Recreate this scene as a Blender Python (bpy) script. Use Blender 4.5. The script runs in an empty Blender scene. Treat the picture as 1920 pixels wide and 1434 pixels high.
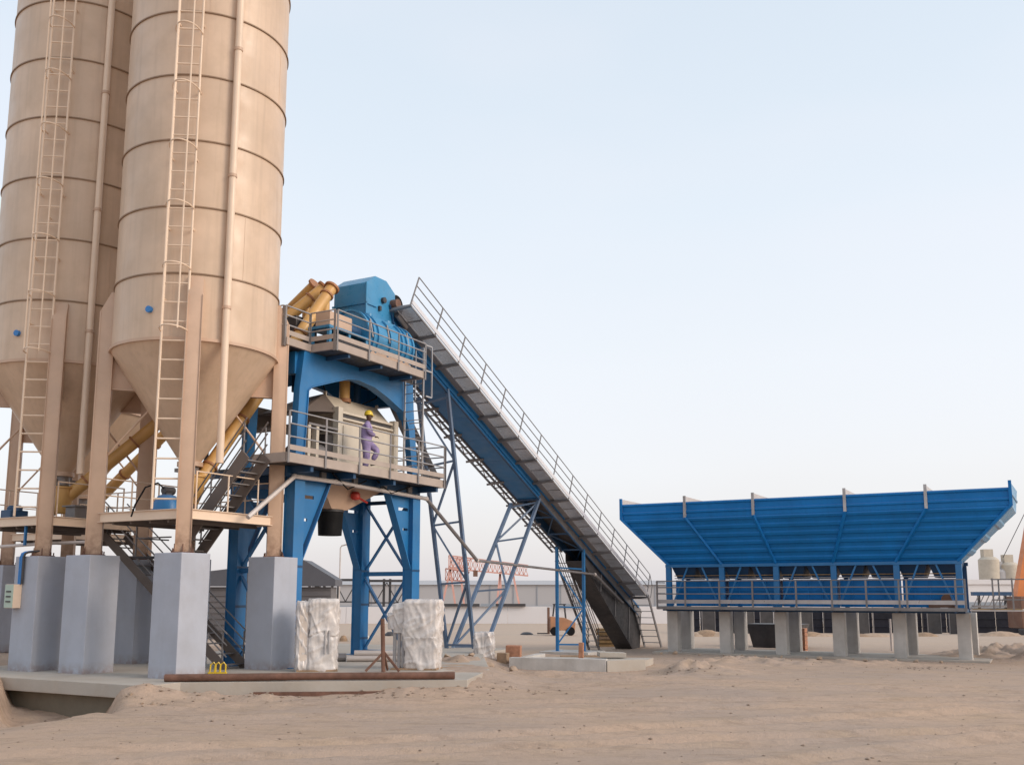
import bpy, bmesh, math, random
import numpy as np
from mathutils import Vector, Matrix
random.seed(7); np.random.seed(7)
PI = math.pi
sc = bpy.context.scene
COL = sc.collection

# ------------------------------------------------------------------ camera
cam = bpy.data.cameras.new('camera'); camo = bpy.data.objects.new('camera', cam); COL.objects.link(camo)
camo.location = (0, 0, 2.0); camo.rotation_euler = (math.radians(90 + 8.93), 0, 0)
cam.sensor_width = 36; cam.lens = 34.98; cam.shift_y = 0.0531
cam.clip_start = 0.2; cam.clip_end = 6000
sc.camera = camo

# ------------------------------------------------------------------ light
SUN_AZ = math.radians(62)      # compass angle from +Y (view direction) towards +X is where the glow stands, behind right
SUN_EL = math.radians(24)
sun_dir = Vector((0.86, -0.36, 0.44)).normalized()     # towards the sun
world = bpy.data.worlds.new('World'); sc.world = world; world.use_nodes = True
nt = world.node_tree; nt.nodes.clear()
def N(t, **k):
    n = nt.nodes.new(t)
    for a, b in k.items(): setattr(n, a, b)
    return n
out = N('ShaderNodeOutputWorld'); bg = N('ShaderNodeBackground'); bg.inputs[1].default_value = 1.0
sky = N('ShaderNodeTexSky', sky_type='NISHITA'); sky.sun_disc = False
sky.sun_elevation = math.asin(sun_dir.z); sky.sun_rotation = math.atan2(sun_dir.x, sun_dir.y)
sky.dust_density = 3.0; sky.air_density = 1.0
sks = N('ShaderNodeVectorMath', operation='SCALE'); sks.inputs[3].default_value = 0.05
geo = N('ShaderNodeTexCoord'); sep = N('ShaderNodeSeparateXYZ')
ramp = N('ShaderNodeValToRGB'); cr = ramp.color_ramp
stops = [(0.0, (.66, .615, .635)), (0.05, (.72, .68, .69)), (0.12, (.775, .75, .755)), (0.22, (.775, .79, .805)),
         (0.36, (.72, .775, .82)), (0.6, (.64, .715, .785)), (1.0, (.58, .665, .755))]
cr.elements[0].position = 0; cr.elements[0].color = (*stops[0][1], 1)
cr.elements[1].position = 1; cr.elements[1].color = (*stops[-1][1], 1)
for p, c in stops[1:-1]:
    e = cr.elements.new(p); e.color = (*c, 1)
# very soft high veil of cloud
cl = N('ShaderNodeTexNoise'); cl.inputs['Scale'].default_value = 1.6; cl.inputs['Detail'].default_value = 4; cl.inputs['Roughness'].default_value = .45
mp = N('ShaderNodeMapping'); mp.inputs['Scale'].default_value = (1, 1, 3.2)
mr = N('ShaderNodeMapRange'); mr.inputs[1].default_value = .44; mr.inputs[2].default_value = .66; mr.inputs[3].default_value = 0; mr.inputs[4].default_value = .5
mix = N('ShaderNodeMixRGB'); mix.inputs[2].default_value = (.80, .80, .83, 1)
add = N('ShaderNodeMixRGB', blend_type='ADD'); add.inputs[0].default_value = 1
L = nt.links.new
L(geo.outputs['Generated'], sep.inputs[0]); L(sep.outputs['Z'], ramp.inputs[0])
L(geo.outputs['Generated'], mp.inputs[0]); L(mp.outputs[0], cl.inputs['Vector']); L(cl.outputs[0], mr.inputs[0])
L(mr.outputs[0], mix.inputs[0]); L(ramp.outputs[0], mix.inputs[1])
L(sky.outputs[0], sks.inputs[0]); L(mix.outputs[0], add.inputs[1]); L(sks.outputs[0], add.inputs[2])
L(add.outputs[0], bg.inputs[0]); L(bg.outputs[0], out.inputs[0])
sl = bpy.data.lights.new('sun', 'SUN'); sl.energy = 1.5; sl.angle = math.radians(22); sl.color = (1.0, .86, .74)
so = bpy.data.objects.new('sun', sl); COL.objects.link(so); so.rotation_euler = sun_dir.to_track_quat('Z', 'Y').to_euler()
sc.view_settings.view_transform = 'Standard'; sc.view_settings.look = 'None'
sc.view_settings.exposure = 0.0; sc.view_settings.gamma = 1; sc.view_settings.use_curve_mapping = False
sc.render.engine = 'CYCLES'

# ------------------------------------------------------------------ materials
def mat(name, col, rough=.6, metal=0.0, var=.12, vscale=.8, dirt=0.0, dirtcol=(.30, .24, .18), rust=0.0, streak=0.0,
        bump=.0, bscale=30, spec=.5, col2=None, lowrust=None, dust=0.0):
    m = bpy.data.materials.new(name); m.use_nodes = True; t = m.node_tree; n = t.nodes; n.clear(); l = t.links.new
    o = n.new('ShaderNodeOutputMaterial'); b = n.new('ShaderNodeBsdfPrincipled'); l(b.outputs[0], o.inputs[0])
    b.inputs['Roughness'].default_value = rough; b.inputs['Metallic'].default_value = metal
    b.inputs['Specular IOR Level'].default_value = spec
    g = n.new('ShaderNodeNewGeometry'); pos = g.outputs['Position']
    def noise(scale, detail=4, r=.55, vec=None, sc3=None):
        q = n.new('ShaderNodeTexNoise'); q.inputs['Scale'].default_value = scale; q.inputs['Detail'].default_value = detail
        q.inputs['Roughness'].default_value = r; v = vec or pos
        if sc3:
            mm = n.new('ShaderNodeMapping'); mm.inputs['Scale'].default_value = sc3; l(v, mm.inputs[0]); v = mm.outputs[0]
        l(v, q.inputs['Vector']); return q.outputs[0]
    def rng(v, a, b_, c, d):
        q = n.new('ShaderNodeMapRange'); l(v, q.inputs[0])
        for i, x in enumerate((a, b_, c, d)): q.inputs[i + 1].default_value = x
        return q.outputs[0]
    def mx(f, c1, c2, mode='MIX'):
        q = n.new('ShaderNodeMixRGB'); q.blend_type = mode
        for i, x in ((0, f), (1, c1), (2, c2)):
            if isinstance(x, (int, float)): q.inputs[i].default_value = x
            elif isinstance(x, tuple): q.inputs[i].default_value = (*x, 1)
            else: l(x, q.inputs[i])
        return q.outputs[0]
    c = tuple(col)
    v1 = rng(noise(vscale), .3, .7, 1 - var, 1 + var)
    vv = n.new('ShaderNodeVectorMath'); vv.operation = 'SCALE'
    src = mx(rng(noise(vscale * .45, 3), .38, .62, 0, 1), c, tuple(col2)) if col2 else None
    if src: l(src, vv.inputs[0])
    else: vv.inputs[0].default_value = c
    l(v1, vv.inputs[3]); cur = vv.outputs[0]
    if streak:
        cur = mx(rng(noise(2.2, 4, .6, sc3=(2.6, 2.6, .12)), .48, .75, 0, streak), cur, tuple(x * .62 for x in c))
    if dirt:
        cur = mx(rng(noise(1.3, 6, .65), .45, .78, 0, dirt), cur, dirtcol)
    if rust:
        cur = mx(rng(noise(3.1, 8, .72), .60, .70, 0, rust), cur, (.16, .07, .035))
    if lowrust:
        s = n.new('ShaderNodeSeparateXYZ'); l(pos, s.inputs[0])
        h = rng(s.outputs[2], lowrust[0], lowrust[1], 1, 0)
        q = n.new('ShaderNodeMath'); q.operation = 'MULTIPLY'; l(h, q.inputs[0]); l(rng(noise(5, 6, .7), .35, .6, 0, lowrust[2]), q.inputs[1])
        cur = mx(q.outputs[0], cur, (.22, .12, .075))
    if dust:    # dust lying on upward faces
        s2 = n.new('ShaderNodeSeparateXYZ'); l(g.outputs['Normal'], s2.inputs[0])
        cur = mx(rng(s2.outputs[2], .3, 1, 0, dust), cur, (.40, .31, .23))
    l(cur, b.inputs['Base Color'])
    l(rng(noise(vscale * 3, 5), .3, .7, max(0, rough - .12), min(1, rough + .12)), b.inputs['Roughness'])
    if bump:
        bn = n.new('ShaderNodeBump'); bn.inputs['Strength'].default_value = bump; bn.inputs['Distance'].default_value = .02
        l(noise(bscale, 6, .6), bn.inputs['Height']); l(bn.outputs[0], b.inputs['Normal'])
    return m
SILO = mat('silo_beige_paint', (.61, .45, .325), .42, var=.10, vscale=.6, dirt=.5, dirtcol=(.48, .34, .225), streak=.34, col2=(.64, .475, .35), bump=.06, bscale=1.2)
SILO2 = mat('silo_leg_paint', (.56, .385, .275), .5, var=.08, vscale=1.2, dirt=.2, dirtcol=(.34, .22, .15), lowrust=(3.0, 3.9, .75))
SILOL = mat('light_beige_paint', (.76, .59, .45), .45, var=.06, dirt=.15)
DKEDGE = mat('ring_weld', (.27, .175, .11), .6, var=.15, vscale=2)
YEL = mat('yellow_screw_paint', (.66, .385, .13), .45, var=.09, vscale=1.5, dirt=.35, dirtcol=(.42, .22, .09), streak=.15)
YELD = mat('screw_flange', (.36, .16, .07), .6, var=.15, vscale=3)
BLUE = mat('tower_blue_paint', (.016, .155, .38), .42, var=.12, vscale=.9, dirt=.28, dirtcol=(.11, .20, .29), rust=.12, dust=.35)
BLUE2 = mat('bin_blue_paint', (.002, .165, .47), .5, var=.13, vscale=.7, dirt=.2, dirtcol=(.01, .16, .36), streak=.25, dust=.15, spec=.3)
BLUE3 = mat('hood_blue_paint', (.045, .25, .47), .33, var=.08, vscale=1.2, dirt=.25, dirtcol=(.16, .26, .33))
NAVY = mat('dark_blue_steel', (.016, .065, .15), .45, var=.15, vscale=1, dirt=.3, dirtcol=(.05, .06, .08))
GALV = mat('galvanised_steel', (.44, .42, .42), .38, metal=.55, var=.14, vscale=1.5, dirt=.3, dirtcol=(.30, .25, .22))
GALVD = mat('galvanised_dark', (.23, .215, .215), .5, metal=.4, var=.15, vscale=1.5, dirt=.3, dirtcol=(.15, .12, .11))
GALVM = mat('galvanised_mid', (.33, .31, .31), .5, metal=.3, var=.12, vscale=1.5, dirt=.3, dirtcol=(.24, .2, .18))
WHITEM = mat('bright_sheet', (.70, .68, .70), .33, metal=.3, var=.06, dirt=.15)
DARK = mat('dark_steel', (.045, .042, .045), .55, var=.25, vscale=2, dirt=.3, dirtcol=(.11, .085, .07))
BROWNST = mat('brown_grey_duct', (.145, .115, .10), .6, var=.12, dirt=.3, dirtcol=(.22, .17, .13))
CREAM = mat('cream_mixer_paint', (.62, .55, .45), .42, var=.06, vscale=1.4, dirt=.35, dirtcol=(.42, .32, .23), streak=.22)
GREYB = mat('dull_beige_fascia', (.40, .33, .285), .55, var=.1, vscale=2, dirt=.3, dirtcol=(.25, .18, .14))
PILLAR = mat('grey_painted_concrete', (.40, .42, .48), .75, var=.06, vscale=1.0, dirt=.4, dirtcol=(.31, .295, .30), streak=.10, bump=.15, bscale=18, lowrust=(0.0, .30, .6))
CONC = mat('raw_concrete', (.54, .51, .48), .85, var=.1, vscale=1.5, dirt=.4, dirtcol=(.29, .25, .21), streak=.2, bump=.35, bscale=14)
CONCD = mat('formed_concrete', (.19, .165, .125), .85, var=.1, vscale=2, dirt=.4, dirtcol=(.18, .15, .12), bump=.35, bscale=14)
SLAB = mat('slab_concrete', (.43, .385, .335), .88, var=.1, vscale=.7, dirt=.5, dirtcol=(.38, .29, .21), bump=.3, bscale=10)
RUST = mat('rusty_steel', (.15, .075, .052), .85, var=.3, vscale=4, dirt=.4, dirtcol=(.24, .13, .085), bump=.4, bscale=30)
WOOD = mat('weathered_timber', (.33, .22, .14), .85, var=.25, vscale=5, dirt=.4, dirtcol=(.2, .14, .1), bump=.4, bscale=25)
YWOOD = mat('yellow_ply', (.36, .225, .10), .8, var=.25, vscale=3, dirt=.4)
FILM = mat('stretch_film', (.80, .75, .72), .30, var=.10, vscale=5, dirt=.35, dirtcol=(.70, .60, .54), spec=.8, streak=.12, bump=.5, bscale=4.5, col2=(.76, .70, .67))
FILMG = mat('packed_goods', (.38, .36, .36), .5, var=.2, vscale=4, dirt=.3)
BLACK = mat('black_rubber', (.008, .008, .009), .7, var=.2, spec=.2)
FENCE = mat('dark_sheet_fence', (.012, .013, .022), .7, var=.3, vscale=.7, dirt=.2, dirtcol=(.035, .03, .035), spec=.25)
RED = mat('red_enamel', (.45, .035, .02), .4, var=.1)
CRANE = mat('faded_red_lattice', (.66, .36, .30), .6, var=.1)
ORANGE = mat('orange_paint', (.62, .20, .06), .45, var=.12, dirt=.3, dirtcol=(.35, .15, .07))
ORB = mat('brown_machine', (.17, .08, .05), .6, var=.2, dirt=.3)
FARW = mat('far_wall_plaster', (.70, .67, .67), .9, var=.04, vscale=.05)
FARB = mat('far_grey_cladding', (.44, .425, .43), .9, var=.03, vscale=.04)
FARBL = mat('far_blue_grey', (.30, .33, .37), .9, var=.05, vscale=.1)
SHEDR = mat('shed_roof_steel', (.10, .10, .115), .6, var=.06)
SHEDW = mat('shed_wall_sheet', (.14, .13, .135), .7, var=.1, vscale=.4, dirt=.3, dirtcol=(.22, .19, .17))
SKIN = mat('skin', (.10, .05, .03), .6, var=.05)
COVER = mat('violet_coverall', (.30, .235, .42), .85, var=.15, vscale=6, bump=.4, bscale=14)
HELM = mat('yellow_helmet', (.72, .50, .03), .3, var=.03)
GREENW = mat('pale_green_enamel', (.42, .52, .44), .4, var=.05)
CABLEB = mat('blue_conduit', (.03, .19, .50), .35, var=.06)
PALEPIPE = mat('pale_grey_pipe', (.56, .50, .47), .4, var=.1, metal=.1, dirt=.3)
BRICK = mat('orange_brick', (.42, .20, .12), .85, var=.25, vscale=6)
HAYSILO = mat('far_silo_cream', (.52, .46, .38), .8, var=.08, vscale=.3, dirt=.3)
PEB = mat('pebble', (.27, .20, .15), .95, var=.3, vscale=3)
STONE = mat('sandstone_rubble', (.40, .29, .21), .95, var=.2, vscale=3, bump=.5, bscale=12)

# ------------------------------------------------------------------ mesh builder
class MB:
    def __init__(s): s.v = []; s.f = []
    def add(s, vs, fs):
        o = len(s.v); s.v += [tuple(v) for v in vs]; s.f += [tuple(i + o for i in f) for f in fs]; return s
    def box(s, x0, x1, y0, y1, z0, z1):
        return s.add([(x0,y0,z0),(x1,y0,z0),(x1,y1,z0),(x0,y1,z0),(x0,y0,z1),(x1,y0,z1),(x1,y1,z1),(x0,y1,z1)],
                     [(3,2,1,0),(4,5,6,7),(0,1,5,4),(1,2,6,5),(2,3,7,6),(3,0,4,7)])
    def beam(s, p, q, w, h=None, up=(0, 0, 1)):
        h = h or w; p = Vector(p); q = Vector(q); d = (q - p).normalized(); u = Vector(up)
        if abs(d.dot(u)) > .98: u = Vector((1, 0, 0))
        a = d.cross(u).normalized() * w / 2; b = a.cross(d).normalized() * h / 2
        vs = [p-a-b, p+a-b, p+a+b, p-a+b, q-a-b, q+a-b, q+a+b, q-a+b]
        return s.add(vs, [(3,2,1,0),(4,5,6,7),(0,1,5,4),(1,2,6,5),(2,3,7,6),(3,0,4,7)])
    def tube(s, pts, r, n=10, r2=None, cap=True):
        pts = [Vector(p) for p in pts]; rings = []
        for i, p in enumerate(pts):
            d = (pts[min(i+1, len(pts)-1)] - pts[max(i-1, 0)]).normalized()
            u = Vector((0,0,1)) if abs(d.z) < .9 else Vector((0,1,0))
            a = d.cross(u).normalized(); b = a.cross(d).normalized()
            rr = r if r2 is None else r + (r2 - r) * i / max(1, len(pts)-1)
            rings.append([p + (a*math.cos(2*PI*k/n) + b*math.sin(2*PI*k/n)) * rr for k in range(n)])
        o = []; fs = []
        for rg in rings: o += rg
        for i in range(len(pts)-1):
            for k in range(n): fs.append((i*n+k, i*n+(k+1)%n, (i+1)*n+(k+1)%n, (i+1)*n+k))
        if cap: fs += [tuple(range(n))[::-1], tuple((len(pts)-1)*n+k for k in range(n))]
        return s.add(o, fs)
    def prism(s, pts, off):
        n = len(pts); off = Vector(off); a = [Vector(p) for p in pts]
        return s.add(a + [p + off for p in a], [tuple(range(n)), tuple(range(2*n-1, n-1, -1))] + [(i, (i+1) % n, n+(i+1) % n, n+i) for i in range(n)])
    def lathe(s, prof, n=48, c=(0,0,0), closed=False, a0=0, a1=2*PI):
        full = abs(a1-a0-2*PI) < 1e-6; m = n if full else n+1; vs = []
        for k in range(m):
            a = a0 + (a1-a0)*k/n
            for r, z in prof: vs.append((c[0]+r*math.cos(a), c[1]+r*math.sin(a), c[2]+z))
        P = len(prof); fs = []
        for k in range(n):
            k2 = (k+1) % m
            for j in range(P if closed else P-1):
                j2 = (j+1) % P; fs.append((k*P+j, k2*P+j, k2*P+j2, k*P+j2))
        return s.add(vs, fs)
    def hexa(s, bot, top): return s.add(list(bot)+list(top), [(3,2,1,0),(4,5,6,7),(0,1,5,4),(1,2,6,5),(2,3,7,6),(3,0,4,7)])
    def mesh(s, name, m, bevel=0, smooth=30):
        me = bpy.data.meshes.new(name); me.from_pydata(s.v, [], s.f)
        bm = bmesh.new(); bm.from_mesh(me); bmesh.ops.recalc_face_normals(bm, faces=bm.faces)
        if bevel: bmesh.ops.bevel(bm, geom=[e for e in bm.edges if len(e.link_faces) == 2 and e.calc_face_angle(0) > .5], offset=bevel, segments=2, affect='EDGES', profile=.6)
        bm.to_mesh(me); bm.free()
        if smooth and len(s.f) > 8:
            for p in me.polygons: p.use_smooth = True
            me.set_sharp_from_angle(angle=math.radians(smooth))
        me.materials.append(m); return me
def setp(o, label=None, cat=None, group=None, kind=None):
    if label: o['label'] = label
    if cat: o['category'] = cat
    if group: o['group'] = group
    if kind: o['kind'] = kind
    return o
def thing(name, loc, rz, label, cat, group=None):
    o = bpy.data.objects.new(name, None); COL.objects.link(o); o.location = loc; o.rotation_euler = (0, 0, rz); o.empty_display_size = .2
    return setp(o, label, cat, group)
def obj(name, mb, m, parent=None, bevel=0, smooth=30, **k):
    me = mb.mesh(name, m, bevel, smooth) if isinstance(mb, MB) else mb
    o = bpy.data.objects.new(name, me); COL.objects.link(o)
    if parent: o.parent = parent
    return setp(o, **k)
def inst(name, me, parent, loc=(0,0,0), rot=(0,0,0), scale=(1,1,1)):
    o = bpy.data.objects.new(name, me); COL.objects.link(o); o.parent = parent
    o.location = loc; o.rotation_euler = rot; o.scale = scale; return o
def dup(root, loc, rz=None, label=None):
    r = root.copy(); COL.objects.link(r); r.location = loc
    if rz is not None: r.rotation_euler = (0, 0, rz)
    if label: r['label'] = label
    for ch in root.children:
        c = ch.copy(); COL.objects.link(c); c.parent = r
        for g in ch.children:
            d = g.copy(); COL.objects.link(d); d.parent = c
    return r
A = math.radians(61.36)
E1 = Vector((math.cos(A), math.sin(A), 0)); E2 = Vector((-math.sin(A), math.cos(A), 0))
T0 = Vector((-6.097, 27.821, 0))
def tw(s, t, z=0): return T0 + E1*s + E2*t + Vector((0, 0, z))

# ------------------------------------------------------------------ ground
def sstep(a, b, x): u = np.clip((x-a)/(b-a), 0, 1); return u*u*(3-2*u)
def vnoise(x, y, seed=0):
    xi = np.floor(x).astype(np.int64); yi = np.floor(y).astype(np.int64); fx = x-xi; fy = y-yi
    def h(a, b):
        n = (a*374761393 + b*668265263 + seed*1274126177) & 0x7fffffff
        n = ((n ^ (n >> 13))*1274126177) & 0x7fffffff
        return ((n ^ (n >> 16)) & 0xffff)/65535.0
    ux = fx*fx*(3-2*fx); uy = fy*fy*(3-2*fy)
    return (h(xi,yi)*(1-ux)+h(xi+1,yi)*ux)*(1-uy)+(h(xi,yi+1)*(1-ux)+h(xi+1,yi+1)*ux)*uy
def fbm(x, y, o=4, seed=0):
    r = 0; a = .5
    for i in range(o): r = r + a*(vnoise(x*2**i, y*2**i, seed+i)-.5); a *= .5
    return r
def gbase(x, y):
    s = (x-T0.x)*E1.x + (y-T0.y)*E1.y
    h = -.30 - .44*sstep(3, 24, s)
    m = sstep(.6, -1.6, x)*sstep(23.3, 24.6, y)*sstep(46, 40, y)
    h = h*(1-m) + (-.06)*m
    m2 = sstep(-15, -16.5, x)*0
    h = h - .35*sstep(55, 90, y)
    return h
def ground_h(x, y):
    h = gbase(x, y)
    near = sstep(120, 60, y)
    h = h + near*(.16*fbm(x*.18, y*.18, 4, 3) + .05*fbm(x*1.1, y*1.1, 4, 9) + .02*fbm(x*4.2, y*4.2, 3, 21))
    # shallow wheel ruts running across the yard
    for a, off, w, dp in ((.10, 19.5, .28, .055), (.10, 21.6, .28, .05), (.32, 15.2, .25, .06), (.32, 17.3, .25, .06), (-.12, 25.6, .3, .05), (-.12, 27.8, .3, .05), (.55, 12, .3, .05)):
        d = (y - off - a*x - .5*np.sin(x*.13+off))
        dp = dp*1.7; h = h - dp*np.exp(-(d/w)**2)*sstep(-9, -3, x)*(.6+.8*vnoise(x*.7, y*.7, 5)) + dp*.5*np.exp(-((np.abs(d)-w*1.7)/(w*.6))**2)*sstep(-9, -3, x)
    # loose spill banked against the slab, the curb and the bin footing
    def mound(cx, cy, rx, ry, hh, seed, ang=0):
        u = (x-cx)*math.cos(ang)+(y-cy)*math.sin(ang); v = -(x-cx)*math.sin(ang)+(y-cy)*math.cos(ang)
        return hh*np.exp(-((u/rx)**2+(v/ry)**2))*(1+2.4*fbm(x*2.4, y*2.4, 5, seed))
    h = h + mound(-7.9, 22.3, .9, .42, .24, 31) + mound(-13.2, 24.0, 1.0, .8, .30, 33) + mound(-6.2, 22.6, 2.0, .35, .12, 35)
    h = h + mound(-.6, 27.0, 1.2, 1.8, .12, 37) + mound(1.0, 28.6, 2.6, 1.0, .10, 39) + mound(5.4, 31.4, 1.5, 1.4, .30, 41) + mound(-.8, 30.8, 1.2, .7, .30, 43)
    h = h + mound(8.6, 37.0, 2.4, 1.3, .22, 45) + mound(12.5, 38.5, 3, .8, .16, 47) + mound(22.0, 44.5, 2.6, 2.0, .45, 49) + mound(-2.0, 23.4, 1.6, .35, .13, 51)
    h = h + mound(21.5, 41.3, .9, .8, .4, 52)
    # scour hole under the slab edge
    ex, ey = x+10.62, y-23.80; ax, ay, wx, wy = -E2.x, -E2.y, .41, -.91; det = ax*wy-ay*wx
    u = (ex*wy-ey*wx)/det; v = (ax*ey-ay*ex)/det            # along the slab edge / out into the yard
    e = .30*fbm(x*2.0, y*2.0, 4, 61) + .14*fbm(x*7, y*7, 3, 62)
    h = h - .70*sstep(2.15, 1.45, np.abs(u)+e)*sstep(4.8, .5, (v-e)/np.clip(1.25-.38*u, .8, 2.3))*sstep(-1.3, -.9, v)
    h = h + .13*fbm(x*2.6, y*2.6, 5, 91)*sstep(-1.5, -6, x)*sstep(19, 21, y)*sstep(26, 24, y)
    cm = sstep(3.6, 2.0, np.abs(x-2))*sstep(2.6, 1.2, np.abs(y-31.6)); h = h*(1-cm) + cm*(-.47+.05*fbm(x*1.5, y*1.5, 4, 77))
    return h
def axis(lo, hi, st, far, g=1.16):
    a = list(np.arange(lo, hi, st)); x = hi; d = st
    while x < far: a.append(x); d *= g; x += d
    a.append(far); return a
xp = axis(0, 30, .115, 2500, 1.13); xs = np.array([-v for v in xp[:0:-1]] + xp)
ys = np.array([-300, -120, -50, -20, -5, 2, 5, 7, 8.5, 9.5] + axis(10, 50, .115, 3500, 1.07))
X, Y = np.meshgrid(xs, ys); Z = ground_h(X, Y)
nx, ny = len(xs), len(ys)
me = bpy.data.meshes.new('ground'); me.vertices.add(nx*ny)
me.vertices.foreach_set('co', np.stack([X, Y, Z], -1).ravel().astype(np.float32))
i = np.arange((nx-1)*(ny-1)); r = i//(nx-1); c = i % (nx-1); v0 = r*nx+c
q = np.stack([v0, v0+1, v0+1+nx, v0+nx], -1).ravel().astype(np.int32)
me.loops.add(len(q)); me.loops.foreach_set('vertex_index', q)
me.polygons.add(len(i)); me.polygons.foreach_set('loop_start', (np.arange(len(i))*4).astype(np.int32))
me.polygons.foreach_set('use_smooth', np.ones(len(i), bool)); me.update(calc_edges=True)
gm = bpy.data.materials.new('sand'); gm.use_nodes = True; t = gm.node_tree; n = t.nodes; n.clear(); l = t.links.new
o_ = n.new('ShaderNodeOutputMaterial'); b_ = n.new('ShaderNodeBsdfPrincipled'); l(b_.outputs[0], o_.inputs[0]); b_.inputs['Roughness'].default_value = .95; b_.inputs['Specular IOR Level'].default_value = .15
g_ = n.new('ShaderNodeNewGeometry')
def gn(scale, det=5, ro=.6, s3=None, rot=0):
    q = n.new('ShaderNodeTexNoise'); q.inputs['Scale'].default_value = scale; q.inputs['Detail'].default_value = det; q.inputs['Roughness'].default_value = ro
    mm = n.new('ShaderNodeMapping'); mm.inputs['Scale'].default_value = s3 or (1,1,1); mm.inputs['Rotation'].default_value = (0,0,rot)
    l(g_.outputs['Position'], mm.inputs[0]); l(mm.outputs[0], q.inputs['Vector']); return q.outputs[0]
def gr(v, a, b, c, d):
    q = n.new('ShaderNodeMapRange'); l(v, q.inputs[0])
    for k, x in enumerate((a, b, c, d)): q.inputs[k+1].default_value = x
    return q.outputs[0]
def gx(f, c1, c2, mode='MIX'):
    q = n.new('ShaderNodeMixRGB'); q.blend_type = mode
    for k, x in ((0, f), (1, c1), (2, c2)):
        if isinstance(x, (int, float)): q.inputs[k].default_value = x
        elif isinstance(x, tuple): q.inputs[k].default_value = (*x, 1)
        else: l(x, q.inputs[k])
    return q.outputs[0]
c1 = gx(gr(gn(.16, 5, .6), .40, .62, 0, 1), (.44, .335, .27), (.51, .365, .27))      # packed grey dust / loose orange sand
c1 = gx(gr(gn(.55, 6, .7, (1, 2.6, 1), .12), .48, .68, 0, .65), c1, (.46, .335, .235))
c1 = gx(gr(gn(1.2, 7, .75, (1, 3.4, 1), .15), .50, .68, 0, .55), c1, (.27, .20, .15))
c1 = gx(gr(gn(9, 6, .7), .35, .7, 0, .16), c1, (.27, .20, .15))
c1 = gx(gr(gn(60, 3, .6), .62, .72, 0, .35), c1, (.19, .14, .105))
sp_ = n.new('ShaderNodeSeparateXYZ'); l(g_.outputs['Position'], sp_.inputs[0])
c1 = gx(gr(sp_.outputs[1], 42, 60, 0, .75), c1, (.52, .41, .325))      # distance haze painted into the sand colour, paler farther off
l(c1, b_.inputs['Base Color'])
bn = n.new('ShaderNodeBump'); bn.inputs['Strength'].default_value = .8; bn.inputs['Distance'].default_value = .05
bb = n.new('ShaderNodeMath'); bb.operation = 'ADD'; l(gn(7, 7, .7), bb.inputs[0]); l(gr(gn(38, 4, .6), 0, 1, 0, .35), bb.inputs[1])
l(bb.outputs[0], bn.inputs['Height']); l(bn.outputs[0], b_.inputs['Normal'])
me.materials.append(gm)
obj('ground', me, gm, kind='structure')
def gz(x, y): return float(ground_h(np.array([float(x)]), np.array([float(y)]))[0])

# slabs
def slab(name, poly, z0, z1, m, kind='structure', **k):
    mb = MB().prism([(x, y, z0) for x, y in poly], (0, 0, z1-z0)); return obj(name, mb, m, kind=kind, bevel=.015, **k)
b0 = Vector((-8.06, 22.39, 0)); a0 = b0 + E2*8.5
slab('concrete_slab', [(p.x, p.y) for p in (a0, b0, b0+E1*17, a0+E1*17)], -.30, 0, SLAB)
b1 = b0 + E2*.35 + E1*.3
f0 = b1 + E2*5.8
slab('slab_footing', [(p.x, p.y) for p in (f0, b1, b1+E1*3, f0+E1*3)], -1.4, -.30, CONCD)
slab('concrete_apron', [(-8.0, 23.25), (-1.05, 24.02), (-.6, 27.2), (-1.2, 38.5), (-6.5, 40), (-6.9, 27.0)], -.32, -.004, SLAB)

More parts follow.
